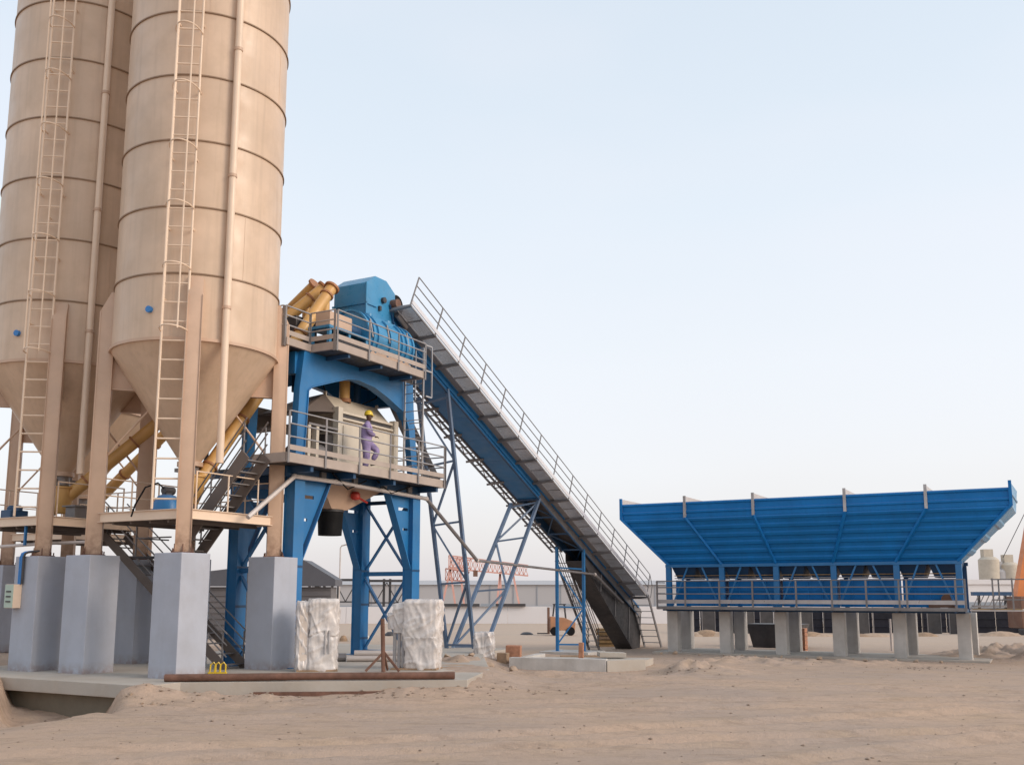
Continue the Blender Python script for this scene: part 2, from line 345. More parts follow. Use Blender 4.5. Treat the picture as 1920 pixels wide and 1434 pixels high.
# ------------------------------------------------------------------ silos
R = 2.171; RZ = [8.41, 10.14, 11.95, 13.78, 15.61, 17.44, 19.27, 21.10]
HS = 1.621
def polar(r, a, z): return (r*math.cos(a), r*math.sin(a), z)
LA = math.radians(-146.5); PA = math.radians(-115.5); CA = math.radians(-165.8)
def rail_run(parent, p, q, heights, npost, m, pr=.022, rr=.018, base=None):
    p = Vector(p); q = Vector(q)
    for h in heights: obj('guard_rail', MB().tube([p+Vector((0,0,h)), q+Vector((0,0,h))], rr, 8), m, parent)
    for k in range(npost):
        u = p.lerp(q, k/(npost-1)); obj('rail_post', MB().tube([u, u+Vector((0,0,heights[0]+.01))], pr, 8), m, parent)
def make_silo(loc, label):
    S = thing('cement_silo', loc, A, label, 'silo', 'tall beige cement silos')
    for k in range(len(RZ)-1):
        mb = MB().lathe([(R-.012, RZ[k]), (R, RZ[k]), (R, RZ[k+1]), (R-.012, RZ[k+1])], 96, closed=True)
        a = math.radians(-150 + k*47 % 110)
        mb.box(R-.01, R+.006, -.008, .008, RZ[k], RZ[k+1]); 
        # turn the last 8 vertices (vertical weld seam) to its angle
        ca, sa = math.cos(a), math.sin(a)
        for j in range(len(mb.v)-8, len(mb.v)): x, y, z = mb.v[j]; mb.v[j] = (x*ca-y*sa, x*sa+y*ca, z)
        obj('shell_course', mb, SILO, S)
    rm = MB().lathe([(R-.01, -.018), (R+.034, -.018), (R+.034, .018), (R-.01, .018)], 96, closed=True).mesh('hoop_ring', DKEDGE)
    for z in RZ[1:]: inst('hoop_ring', rm, S, (0, 0, z))
    obj('skirt_ring', MB().lathe([(R-.01, 8.37), (R+.06, 8.37), (R+.06, 8.45), (R-.01, 8.45)], 96, closed=True), SILO2, S)
    obj('roof', MB().lathe([(R+.06, 21.1), (R+.06, 21.16), (.3, 21.9), (.01, 21.95)], 64), SILO, S)
    def cr_(z): return .26 + (R-.26)*(z-5.49)/(8.38-5.49)
    cone = MB().lathe([(cr_(5.49), 5.49), (cr_(8.38), 8.38), (R-.05, 8.40), (.2, 5.7)], 96)
    obj('discharge_cone', cone, SILO, S, smooth=20)
    obj('outlet_collar', MB().lathe([(.0, 5.39), (.34, 5.39), (.34, 5.51), (.27, 5.53)], 32), SILO2, S)
    v = MB().lathe([(.0, 5.13), (.24, 5.13), (.24, 5.39)], 24).box(-.42, .42, -.13, .13, 5.21, 5.31).tube([(.3, 0, 5.3), (.3, 0, 5.52)], .05)
    obj('butterfly_valve', v, GALVD, S)
    for i, (sx, sy) in enumerate(((-1,-1), (1,-1), (-1,1), (1,1))):
        ang = math.atan2(sy, sx)
        lg = MB().prism([(2.10, -.18, 2.975), (2.47, -.18, 2.975), (2.47, -.18, 9.55), (2.23, -.18, 10.05), (2.10, -.18, 10.05)], (0, .36, 0))
        for yy in (-.19, .17): lg.prism([(2.46, yy, 3.0), (2.50, yy, 3.0), (2.50, yy, 9.5), (2.46, yy, 9.55)], (0, .02, 0))
        o = obj('support_leg', lg, SILO2, S, bevel=.008); o.rotation_euler = (0, 0, ang)
        gp = MB().prism([(2.12, -.015, 8.7), (2.12, -.015, 7.42), (cr_(7.42)-.06, -.015, 7.42), (R-.02, -.015, 8.36)], (0, .03, 0))
        gp.box(cr_(7.42)-.05, 2.12, -.09, .09, 7.39, 7.42)
        o = obj('gusset_plate', gp, SILO2, S); o.rotation_euler = (0, 0, ang)
        bp = MB().box(2.02, 2.56, -.27, .27, 2.976, 3.005)
        for yy in (-.2, .0, .2): bp.prism([(2.471, yy-.01, 3.005), (2.56, yy-.01, 3.005), (2.471, yy-.01, 3.2)], (0, .02, 0))
        for bx, by in ((2.06, -.23), (2.52, -.23), (2.06, .23), (2.52, .23)): bp.tube([(bx, by, 3.0), (bx, by, 3.09)], .018, 6)
        o = obj('base_plate', bp, RUST, S); o.rotation_euler = (0, 0, ang)
        br = MB().tube([(2.12, 0, 5.62), (cr_(6.85)+.0, 0, 6.85)], .03, 8)
        o = obj('tie_brace', br, SILO2, S); o.rotation_euler = (0, 0, ang)
    # service platform between the legs
    for (x0, x1, y0, y1) in ((-1.44, 1.44, -1.66, -1.58), (-1.44, 1.44, 1.58, 1.66), (-1.66, -1.58, -1.44, 1.44), (1.58, 1.66, -1.44, 1.44)):
        hz = x1-x0 > 1
        b = MB().box(x0, x1, y0, y1, 3.83, 4.08)
        if hz:
            for zz in (3.83, 4.062): b.box(x0, x1, y0-.05, y0-.001, zz, zz+.018)
        else:
            for zz in (3.83, 4.062): b.box(x0-.05, x0-.001, y0, y1, zz, zz+.018)
        obj('platform_beam', b, SILOL, S)
    fl = MB().box(-1.575, 1.575, -1.575, 1.575, 3.86, 3.90)
    for k in (-1, -.35, .35, 1): fl.box(-1.57, 1.57, k-.03, k+.03, 3.76, 3.859)
    obj('platform_floor', fl, BROWNST, S)
    rail_run(S, (-1.4, 1.66, 4.08), (1.4, 1.66, 4.08), (.95, .5), 4, SILOL)
    rail_run(S, (1.66, 1.4, 4.08), (1.66, -1.4, 4.08), (.95, .5), 4, SILOL)
    rail_run(S, (-1.35, -1.69, 4.08), (.85, -1.69, 4.08), (.95,), 3, SILOL)
    # caged ladder
    LD = obj('ladder', MB().tube([polar(R+.02, LA, 12.5), polar(R+.2, LA, 12.5)], .02, 6), SILOL, S)
    ux = Vector((-math.sin(LA), math.cos(LA), 0)); un = Vector((math.cos(LA), math.sin(LA), 0))
    for sg in (-1, 1): obj('stringer', MB().tube([un*(R+.22)+ux*sg*.31+Vector((0,0,4.05)), un*(R+.22)+ux*sg*.31+Vector((0,0,21.6))], .032, 8), SILOL, LD)
    rg = MB().tube([ux*-.31, ux*.31], .023, 8).mesh('rung', SILOL)
    z = 4.3
    while z < 21.4: inst('rung', rg, LD, un*(R+.22)+Vector((0,0,z))); z += .50
    hp = MB().tube([ux*(.31*math.cos(a)*1.08)+un*(.62*math.sin(a)) for a in [PI*k/14 for k in range(15)]], .02, 6).mesh('cage_hoop', SILOL)
    z = 8.55
    while z < 21.4: inst('cage_hoop', hp, LD, un*(R+.22)+Vector((0,0,z))); z += 1.62
    for a in (PI*.30, PI*.70):
        p = ux*(.31*math.cos(a)*1.08)+un*(.62*math.sin(a))+un*(R+.22)
        obj('cage_bar', MB().tube([p+Vector((0,0,8.5)), p+Vector((0,0,21.4))], .022, 6), SILOL, LD)
    for z in (6.6, 9.4, 11.3, 13.2, 15.1, 17.0, 18.9):
        b = MB()
        for sg in (-1, 1): b.beam(un*(R-.02)+ux*sg*.31+Vector((0,0,z)), un*(R+.22)+ux*sg*.31+Vector((0,0,z)), .02, .05)
        if z > 8: obj('standoff', b, SILOL, LD)
    fp = MB().tube([polar(R+.14, PA, 5.25), polar(R+.14, PA, 21.7)], .095, 16)
    o = obj('fill_pipe', fp, SILOL, S)
    fc = MB()
    for z in (9.3, 12.9, 16.5, 20.1): fc.lathe([(.10, -.04), (.115, -.04), (.115, .04), (.10, .04)], 16, polar(R+.14, PA, z), closed=True)
    obj('pipe_clamp', fc, SILO2, S)
    o = obj('level_probe_cap', MB().tube([polar(R-.03, CA, 9.18), polar(R+.09, CA, 9.18)], .085, 16), CABLEB, S)
    return S
c2 = Vector((-8.741, 26.809, 0)); c1_ = c2 + Vector((-4.54, 2.359, 0)); c3 = Vector((-15.7, 36.2, 0))
s_a = make_silo(c2, 'tall beige cement silo nearest the blue tower, its caged ladder fully in view')
s_b = dup(s_a, c1_, label='tall beige cement silo at the left edge of the photo, partly behind its neighbour')
s_c = dup(s_a, c3, label='beige cement silo hidden behind the two front silos, only its legs showing')

# pedestals
pm = MB().box(-.466, .466, -.466, .466, -.02, 2.975).mesh('concrete_pedestal', PILLAR, bevel=.02)
names = {(0,0): 'grey square pedestal under the near front leg of the silo beside the tower',
 (0,1): 'grey square pedestal under the left leg of the silo beside the tower',
 (0,2): 'grey square pedestal right beside the film wrapped packages', (0,3): 'grey pedestal behind the front pedestal of the silo beside the tower',
 (1,0): 'grey pedestal carrying the small control box and blue conduits', (1,1): 'grey pedestal under the far left leg of the leftmost silo',
 (1,2): 'shaded grey pedestal standing back between two front pedestals', (1,3): 'grey pedestal under the rear leg of the leftmost silo',
 (2,0): 'rear grey pedestal under the front leg of the silo standing behind', (2,1): 'distant grey pedestal at the left edge of the photo',
 (2,2): 'rear grey pedestal under the right leg of the silo standing behind', (2,3): 'rear grey pedestal under the farthest leg of the silo standing behind'}
for si, c in enumerate((c2, c1_, c3)):
    for li, (sx, sy) in enumerate(((-1,-1), (-1,1), (1,-1), (1,1))):
        p = c + E1*HS*sx + E2*HS*sy
        o = obj('concrete_pedestal', pm, PILLAR, label=names[(si, li)], cat='pedestal', group='grey concrete pedestals under the silo legs')
        o.location = p; o.rotation_euler = (0, 0, A + (0 if si != 0 else .004*li))

# screw conveyors
def screw(p, q, label):
    p = Vector(p); q = Vector(q); d = (q-p).normalized(); Ln = (q-p).length
    S = thing('screw_conveyor', p, 0, label, 'screw conveyor', 'yellow screw conveyors rising from the silos')
    q = q-p; p = Vector((0,0,0))
    obj('casing_tube', MB().tube([p - d*.55, q + d*.15], .185, 24), YEL, S)
    k = .9
    while k < Ln:
        obj('flange', MB().tube([p+d*(k-.03), p+d*(k+.03)], .225, 24), YELD, S); k += 1.75
    obj('end_flange', MB().tube([q+d*.12, q+d*.19], .25, 24), YELD, S)
    obj('end_plate', MB().tube([p-d*.62, p-d*.55], .24, 24), YELD, S)
    obj('inlet_chute', MB().lathe([(.16, -.35), (.30, .0), (.30, .38), (.34, .38), (.34, .43), (.26, .44), (.0, .44)], 24, (0, 0, .0)), YEL, S)
    obj('outlet_spout', MB().tube([q-d*.25, q-d*.25-Vector((0,0,1.1))], .13, 16), YEL, S)
    obj('drive_motor', MB().tube([p-d*.62, p-d*1.05], .14, 16), NAVY, S)
    for u in (.35,): 
        m_ = p.lerp(q, u); obj('hanger_strap', MB().tube([m_, m_+Vector((0,0,.5))], .02, 6), GALVD, S)
screw(c2+Vector((.1, 0, 4.72)), tw(2.35, .9, 11.42), 'yellow screw conveyor tube nearest the camera, passing the flank of the front silo')
screw(c1_+Vector((.05, 0, 4.66)), tw(2.63, 1.5, 11.6), 'long yellow screw conveyor tube from the leftmost silo, middle of the three tops')
screw(c3+Vector((0, 0, 4.7)), tw(2.8, 2.0, 11.8), 'yellow screw conveyor tube with the highest and leftmost of the three tops')

# things on the silo platforms
def loc_s(c, x, y, z): return c + E1*x + E2*y + Vector((0,0,z))
ap = thing('air_pump', loc_s(c2, -1.15, -.45, 3.9), A, 'dark blue air pump with black hoses on the platform of the front silo', 'pump')
obj('tank', MB().lathe([(.0, .18), (.36, .2), (.34, .38), (.22, .58), (.1, .62), (0, .63)], 24), BLUE, ap); obj('base_frame', MB().box(-.3, .3, -.2, .2, 0, .2), NAVY, ap)
obj('motor', MB().tube([(-.12, 0, .72), (.2, 0, .72)], .10, 16).box(-.1, .1, -.08, .08, .6, .7), DARK, ap)
obj('hose', MB().tube([(-.2, -.1, .75), (-.36, -.05, .88), (-.62, .1, .75), (-.78, .25, .3), (-.84, .3, .0)], .022, 8), BLACK, ap)
mo = thing('vibrator_motor', loc_s(c1_, -1.25, .25, 3.9), A, 'dark blue motor block behind the railing of the leftmost silo platform', 'motor')
obj('housing', MB().box(-.28, .28, -.22, .22, .0, .42), NAVY, mo, bevel=.03)
for y in (-.11, .11): obj('motor_dome', MB().lathe([(.14, .40), (.14, .5), (.09, .56), (0, .57)], 18, (0, y, 0)), NAVY, mo)
gb = thing('filter_box', loc_s(c1_, -.35, -1.2, 3.9), A, 'grey steel box with an overhanging lid on the leftmost silo platform', 'box')
obj('box_body', MB().box(-.2, .2, -.2, .2, 0, .52), GALVD, gb, bevel=.01); obj('lid', MB().box(-.27, .27, -.27, .27, .52, .56), GALVD, gb)

# control box with conduits on the pedestal of the leftmost silo
pc = c1_ + E1*(-HS) + E2*(-HS)
cb = thing('control_box', pc + E1*(-.466) + E2*(.28) + Vector((0, 0, 1.62)), A, 'beige control box with three switches hung on a grey pedestal', 'control box')
obj('cabinet', MB().box(-.24, -.002, -.17, .17, 0, .62), SILOL, cb, bevel=.012)
obj('front_panel', MB().box(-.255, -.241, -.165, .165, .01, .61), GREENW, cb)
for z in (.17, .30, .43): obj('switch', MB().box(-.275, -.256, -.09, .09, z-.018, z+.018), DARK, cb)
bc = thing('blue_conduit', pc + E1*(-.49) + E2*.16 + Vector((0, 0, 2.24)), A, 'bundle of bright blue conduits rising from the control box over the pedestal edge', 'conduit')
for k in range(3):
    x = -.03; y = -.10 + k*.065
    obj('pipe', MB().tube([(x, y, 0), (x, y, .70), (x+.03, y-.01, .80), (x+.10, y-.03, .84), (.55, y-.2, .92)], .03, 10), CABLEB if k else DARK, bc)
# blue service pipes below the left platform
sp = thing('service_pipe_rack', c1_ + E1*(-2.3) + E2*(1.6), A, 'blue and grey service pipes running below the left silo platform', 'pipe rack')
obj('pipe', MB().tube([(0, 1.5, 3.25), (0, -.6, 3.2), (1.1, -2.9, 3.36), (1.6, -4.2, 3.4)], .045, 10), PALEPIPE, sp)
obj('pipe', MB().tube([(.1, 1.5, 3.08), (.1, -.5, 3.02)], .06, 10), BLUE2, sp)
obj('bracket', MB().box(-.1, .25, -.75, -.45, 2.9, 3.4), NAVY, sp); obj('bracket', MB().box(-.02, .06, 0.2, .4, 2.8, 3.0), NAVY, sp)
obj('drop_pipe', MB().tube([(-.05, -.55, 3.2), (-.05, -.75, 2.2)], .03, 8), PALEPIPE, sp)
obj('hanger', MB().beam((.7, -2.4, 3.3), (.7, -2.4, 3.9), .06), BLUE, sp)
obj('stand_leg', MB().beam((0, .3, -.1), (0, .3, 3.0), .08), PALEPIPE, sp)

# ------------------------------------------------------------------ mixing tower
T = thing('mixing_tower', T0, A, 'blue steel mixing tower with two railed decks beside the beige silos', 'tower')
WS, WT = 5.81, 2.04
def plate_with_slots(sgn, t):
    mb = MB(); th = .04
    z0, z1 = 2.95, 5.22
    def wid(z): return .19 + (1.40-.19)*(z-z0)/(z1-z0)
    slots = [(4.02, 4.10, .16, .28), (4.66, 4.76, .15, .55)]
    zs = [z0] + [v for s in slots for v in s[:2]] + [z1]
    def quad(za, zb, a0, a1, b0, b1):
        mb.prism([(sgn*a0, t-th/2, za), (sgn*a1, t-th/2, za), (sgn*b1, t-th/2, zb), (sgn*b0, t-th/2, zb)], (0, th, 0))
    for k in range(len(zs)-1):
        za, zb = zs[k], zs[k+1]; sl_ = [s for s in slots if abs(s[0]-za) < 1e-6]
        if sl_:
            _, _, o_, ln = sl_[0]; quad(za, zb, .19, .19+o_*.4, .19, .19+o_*.4); quad(za, zb, .19+o_*.4+ln, wid(za), .19+o_*.4+ln, wid(zb))
        else: quad(za, zb, .19, max(.2, wid(za)), .19, wid(zb))
    return mb
for (s, t) in ((0,0), (WS,0), (0,WT), (WS,WT)):
    col_ = MB().box(s-.19, s+.19, t-.15, t+.15, -.1, 5.2)
    for yy in (t-.19, t+.15): col_.box(s-.21, s+.21, yy, yy+.04, -.1, 5.2)
    obj('column', col_, BLUE, T)
    for zz in (.5, 1.6, 2.7): obj('clamp_band', MB().box(s-.215, s+.215, t-.195, t-.191, zz, zz+.07), NAVY, T)
    obj('base_plate', MB().box(s-.35, s+.35, t-.33, t+.33, -.02, .02), BLUE, T)
    sg = 1 if s == 0 else -1
    mb = plate_with_slots(sg, t)
    for j in range(len(mb.v)): x, y, z = mb.v[j]; mb.v[j] = (x+s, y, z)
    obj('gusset_plate', mb, BLUE, T)
    obj('gusset_flange', MB().beam((s+sg*.2, t, 2.78), (s+sg*1.45, t, 5.22), .26, .035, up=(1, 0, 0)), BLUE, T)
for s in (0, WS):
    obj('cross_beam', MB().box(s-.07, s+.07, .19, WT-.19, 2.57, 2.71), BLUE, T)
    obj('cross_beam', MB().box(s-.06, s+.06, .19, WT-.19, 4.95, 5.07), NAVY, T)
    obj('ground_beam', MB().box(s-.07, s+.07, .19, WT-.19, .03, .17), BLUE, T)
    for (za, zb) in ((2.78, 4.93), (.2, 2.5)):
        obj('brace', MB().beam((s-.03, .2, za), (s-.03, WT-.2, zb), .05, .12, up=(1,0,0)), BLUE, T)
        obj('brace', MB().beam((s+.03, .2, zb), (s+.03, WT-.2, za), .05, .12, up=(1,0,0)), BLUE, T)
# lower deck
DX0, DX1, DY0, DY1 = -1.4, 6.27, -.9, 3.0
for t in (0, WT): obj('deck_girder', MB().box(-.5, 6.1, t-.12, t+.12, 5.2, 5.49), NAVY, T)
for s in (-.3, 1.6, 3.6, 6.0): obj('deck_joist', MB().box(s-.06, s+.06, DY0+.05, DY1-.05, 5.3, 5.495), NAVY, T)
obj('deck_plate', MB().box(DX0+.03, DX1-.03, DY0+.03, .3, 5.50, 5.55).box(-.35, DX1-.03, .3, DY1-.03, 5.50, 5.55), DARK, T)
def fascia(name, x0, x1, y0, y1, z0, z1, m): obj(name, MB().box(x0, x1, y0, y1, z0, z1).box(x0-.02, x1+.02, y0-.02, y1+.02, z0-.015, z0), m, T)
fascia('fascia', DX0, DX1, DY0-.03, DY0+.028, 5.47, 5.71, GREYB); fascia('fascia', DX0-.03, DX0+.028, DY0+.03, .3, 5.47, 5.71, GREYB); fascia('fascia', DX1-.028, DX1+.03, DY0+.03, DY1, 5.47, 5.71, GREYB)
def tower_rail(p, q, n, zt, z0, m=GALV, levels=(1, .68, .36), toe=True, postx=.07):
    p = Vector(p); q = Vector(q); d = (q-p).normalized()
    for f_ in levels:
        z = z0 + (zt-z0)*f_; obj('guard_rail', MB().tube([p+Vector((0,0,z)), q+Vector((0,0,z))], .022, 8), m, T)
    for k in range(n):
        u = p.lerp(q, k/(n-1)) if n > 1 else p
        obj('rail_post', MB().beam(u+Vector((0,0,z0-.32)), u+Vector((0,0,zt)), .02, postx, up=d), GALVD, T)
    if toe: obj('toe_board', MB().beam(p+Vector((0,0,z0+.1)), q+Vector((0,0,z0+.1)), .012, .14), GREYB, T)
yr = DY0-.06
tower_rail((DX0, yr, 0), (DX1, yr, 0), 6, 6.83, 5.75)
tower_rail((DX1+.06, yr, 0), (DX1+.06, 1.2, 0), 3, 6.83, 5.75)
# upper portal frames
prof = [(-.05, 5.56), (.04, 7.8), (.20, 8.93), (5.72, 8.93), (5.80, 8.0), (6.13, 5.56), (5.84, 5.56), (5.52, 7.4), (5.36, 7.72), (5.15, 7.95), (4.24, 8.28), (3.54, 8.48), (2.69, 8.55), (2.19, 8.48), (1.43, 8.23), (.55, 7.93), (.40, 7.80), (.28, 5.56)]
def concave(poly, t, th):
    bm = bmesh.new(); vs = [bm.verts.new((x, t, z)) for x, z in poly]; f = bm.faces.new(vs)
    r_ = bmesh.ops.extrude_face_region(bm, geom=[f]); bmesh.ops.translate(bm, vec=(0, th, 0), verts=[v for v in r_['geom'] if isinstance(v, bmesh.types.BMVert)])
    bmesh.ops.triangulate(bm, faces=[f for f in bm.faces if len(f.verts) > 4]); bmesh.ops.recalc_face_normals(bm, faces=bm.faces)
    me = bpy.data.meshes.new('portal_frame'); bm.to_mesh(me); bm.free(); me.materials.append(BLUE); return me
for t in (-.02, WT-.2): obj('portal_frame', concave(prof, t, .22), BLUE, T)
fl_ = MB()
for (x0, z0), (x1, z1) in zip(prof[8:17], prof[9:18]): fl_.beam((x0, .09, z0-.02), (x1, .09, z1-.02), .30, .03)
obj('arch_flange', fl_, BLUE, T)
for s in (.05, 5.62): obj('portal_beam', MB().box(s, s+.2, .2, WT-.2, 8.25, 8.9), BLUE, T)
# upper deck
obj('upper_deck_plate', MB().box(-.6, 6.1, .0, 3.0, 8.935, 8.985).box(.55, 5.02, -.88, -.001, 8.935, 8.985), DARK, T)
for s in (1.2, 2.8, 4.4): obj('deck_joist', MB().box(s-.05, s+.05, -.85, -.03, 8.82, 8.93), NAVY, T)
fascia('fascia', .50, 5.06, -.92, -.885, 8.94, 9.16, GREYB); fascia('fascia', .48, .52, -.85, .0, 8.94, 9.16, GREYB); fascia('fascia', -.64, -.6, .02, 3.0, 8.94, 9.14, GREYB); fascia('fascia', 5.06, 5.1, -.85, .0, 8.94, 9.16, GREYB); fascia('fascia', -.6, .46, -.05, -.01, 8.94, 9.14, GREYB)
tower_rail((.50, -.96, 0), (5.06, -.96, 0), 4, 10.08, 9.2)
tower_rail((.44, -.9, 0), (.44, .0, 0), 2, 10.08, 9.2); tower_rail((-.66, .05, 0), (-.66, 2.9, 0), 4, 10.06, 9.2)
tower_rail((-.62, .0, 0), (.42, .0, 0), 2, 10.06, 9.2)
tower_rail((6.12, .3, 0), (6.12, 2.9, 0), 3, 10.06, 9.2)
# ladder between the decks
LD = obj('deck_ladder', MB().beam((5.15, -.8, 7.5), (5.15, -.3, 7.5), .03, .03), GALV, T)
for t in (-.82, -.10): obj('stringer', MB().beam((5.15, t, 5.56), (5.15, t, 10.0), .05, .05), GALV, LD)
rg = MB().beam((0, -.82, 0), (0, -.10, 0), .025, .025).mesh('rung', GALV)
z = 5.8
while z < 9: inst('rung', rg, LD, (5.15, 0, z)); z += .3
LG = obj('ladder_guard', MB().beam((5.45, -.95, 8.35), (5.45, -.95, 10.05), .04, .04).beam((5.1, -.95, 10.05), (5.45, -.95, 10.05), .04, .04).beam((5.1, -.95, 9.2), (5.45, -.95, 9.2), .04, .04).beam((5.45, -.3, 8.35), (5.45, -.3, 10.05), .04, .04).beam((5.45, -.3, 10.05), (5.45, -.95, 10.05), .04, .04).beam((5.1,-.95,8.35), (5.45,-.95,8.35), .04, .04), GALV, T)
# second slanting stair between decks behind the ladder
ST = obj('deck_stair', MB().beam((6.2, -.4, 5.6), (5.7, 1.2, 9.0), .05, .2).beam((6.9, -.4, 5.6), (6.4, 1.2, 9.0), .05, .2), GALVD, T)
for k in range(12):
    u = k/12; obj('stair_tread', MB().box(6.2-.5*u, 6.9-.5*u, -.35+1.6*u-.1, -.35+1.6*u+.1, 5.75+3.3*u, 5.78+3.3*u), GALVD, ST)

hz_ = [((1.2, -.35, 5.45), (2.0, -.30, 5.05), (2.9, -.30, 5.4)), ((3.4, -.32, 5.45), (4.2, -.30, 5.12), (5.2, -.32, 5.42)), ((.3, .25, 8.9), (.25, .2, 7.6), (.45, .25, 6.4), (.4, .3, 5.6)), ((2.2, 1.2, 8.9), (2.5, 1.1, 8.3), (2.9, 1.3, 8.15)), ((5.0, .9, 8.9), (4.8, .8, 8.4), (4.2, .9, 8.1))]
for k_, pts in enumerate(hz_):
    P_ = [Vector(p) for p in pts]; sm = []
    for a_ in range(len(P_)-1):
        for u_ in (0, .25, .5, .75): sm.append(P_[a_].lerp(P_[a_+1], u_))
    sm.append(P_[-1]); obj('cable', MB().tube(sm, .022, 6), BLACK, T)
for s_ in (.9, 2.4, 3.9, 5.3):
    obj('junction_box', MB().box(s_, s_+.22, -.2, -.121, 5.24, 5.46), GALVD, T)
# mixer
MX = thing('concrete_mixer', tw(0, 0, 5.55), A, 'cream steel concrete mixer housing on the lower deck behind the worker', 'mixer')
def mz(z): return z-5.55
hb = MB().prism([(2.35, .35, mz(5.9)), (2.35, .35, mz(7.45)), (2.35, .95, mz(8.1)), (2.35, 1.9, mz(8.0)), (2.35, 2.2, mz(7.4)), (2.35, 2.2, mz(5.9))], (2.7, 0, 0))
obj('housing', hb, CREAM, MX, bevel=.02)
for s in (2.12, 5.05): obj('corner_post', MB().box(s, s+.22, .22, .44, 0, mz(7.62)), CREAM, MX, bevel=.01)
obj('lid_edge', MB().box(2.36, 5.03, .28, .349, mz(7.46), mz(7.53)), CREAM, MX); obj('lid_edge', MB().box(2.36, 5.03, .26, .345, mz(7.27), mz(7.33)), CREAM, MX)
obj('seal_strip', MB().box(2.40, 5.0, .33, .347, mz(7.34), mz(7.45)), DARK, MX)
obj('inspection_door', MB().box(2.5, 3.45, .315, .345, mz(6.1), mz(7.1)), CREAM, MX, bevel=.01); obj('inspection_door', MB().box(3.55, 4.95, .315, .345, mz(6.1), mz(7.1)), CREAM, MX, bevel=.01)
obj('skid_beam', MB().box(.75, 5.3, .20, .42, .0, .22), CREAM, MX); obj('skid_beam', MB().box(.75, 5.3, 2.0, 2.2, .0, .22), CREAM, MX)
for s in (.75, 1.12): obj('frame_post', MB().box(s, s+.12, .22, .40, .22, 1.32), CREAM, MX)
obj('motor_shelf', MB().box(.75, 2.1, .2, 2.1, 1.32, 1.38), GALVD, MX)
obj('tilted_lid', MB().hexa([(.6, .35, mz(7.25)), (2.3, .35, mz(7.48)), (2.3, 2.1, mz(7.52)), (.6, 2.1, mz(7.25))], [(.6, .55, mz(7.30)), (2.3, .95, mz(8.12)), (2.3, 2.05, mz(8.02)), (.6, 1.95, mz(7.30))]), BROWNST, MX)
for y in (.65, 1.4): obj('drive_motor', MB().tube([(1.35, y, .62), (2.1, y, .62)], .26, 20).tube([(1.22, y, .62), (1.35, y, .62)], .17, 16), GALVD, MX)
obj('gearbox', MB().box(1.8, 2.15, .4, 1.9, .25, 1.2), DARK, MX, bevel=.03)
for x in (2.32, 5.0): obj('lifting_lug', MB().box(x, x+.05, .9, 1.0, mz(8.08), mz(8.2)), CREAM, MX)
obj('end_cover', MB().prism([(5.06, .5, mz(6.0)), (5.06, 2.1, mz(6.0)), (5.06, 2.1, mz(7.3)), (5.06, .95, mz(8.0)), (5.06, .5, mz(7.5))], (.12, 0, 0)), CREAM, MX)
dg = thing('duct_gallery', tw(1.0, 2.3, 6.9), A, 'grey brown enclosed duct running left from the mixer behind the silo leg', 'duct')
obj('duct_casing', MB().box(-.3, .45, 0, 2.5, 0, .68), BROWNST, dg)
for k in range(4): obj('duct_rib', MB().box(-.33, -.302, .1+k*.7, .15+k*.7, 0, .68), GALVD, dg)
for y in (.5, 2.2): obj('duct_post', MB().box(-.05, .05, y-.05, y+.05, -1.35, 0), DARK, dg)
cp = thing('cement_drop_pipe', tw(3.3, .95, 8.0), A, 'brown vertical drop pipe entering the mixer roof under the blue arch', 'pipe')
obj('pipe', MB().tube([(0, 0, 0), (0, 0, .93)], .17, 18), YEL, cp); obj('sleeve', MB().tube([(0,0,0), (0,0,.12)], .21, 18), YELD, cp)
for (s, t) in ((1.6, 1.5), (4.4, 1.3)):
    obj('side_pipe', MB().tube([(s-3.3, t-.95, .1), (s-3.3, t-.95, .93)], .12, 14), NAVY, cp)

# discharge hopper and boot
HP = thing('discharge_hopper', tw(0, 0, 3.7), A, 'beige funnel hopper with a black rubber boot hanging under the lower deck', 'hopper')
obj('funnel', MB().hexa([(2.45, .65, .85), (3.2, .65, .85), (3.2, 1.35, .85), (2.45, 1.35, .85)], [(1.3, .25, 1.72), (4.9, .25, 1.72), (4.9, 1.8, 1.72), (1.3, 1.8, 1.72)]), SILO2, HP)
obj('boot', MB().lathe([(.0, .06), (.36, .06), (.40, .85), (.0, .85)], 28, (2.83, 1.0, 0)), BLACK, HP); obj('boot_band', MB().lathe([(.39, .78), (.42, .78), (.42, .84), (.40, .84)], 28, (2.83, 1.0, 0), closed=True), DARK, HP)
obj('red_actuator', MB().lathe([(0, -.14), (.10, -.12), (.15, -.05), (.15, .05), (.10, .12), (0, .14)], 20, (3.15, .30, 1.28)), RED, HP)
obj('actuator_arm', MB().tube([(3.2, .3, 1.26), (3.75, .3, 1.12)], .035, 10), RED, HP)

# weigh drum, bench and motor on the upper deck
WD = thing('weigh_drum', tw(0, 0, 8.985), A, 'bright blue ribbed round weigh drum behind the upper deck rail', 'drum')
obj('shell', MB().tube([(2.75, .42, 1.0), (5.25, .42, 1.0)], .80, 48), BLUE3, WD)
for s in (2.72, 3.0, 3.25, 3.9, 4.55, 4.8, 5.15): obj('rib', MB().lathe([(.80, -.04), (.86, -.04), (.86, .04), (.80, .04)], 48, closed=True), BLUE3, WD).matrix_local = Matrix.Translation((s, .42, 1.0)) @ Matrix.Rotation(PI/2, 4, 'Y')
obj('top_panel', MB().box(3.35, 4.6, -.05, .35, 1.60, 1.74), BLUE3, WD); obj('saddle', MB().box(2.9, 5.1, .0, .8, 0, .35), CREAM, WD)
for x_, z_ in ((3.4, 1.78), (4.4, 1.78)): obj('inspection_hatch', MB().tube([(x_, .15, z_-.06), (x_, .15, z_+.06)], .14, 16), BLUE3, WD)
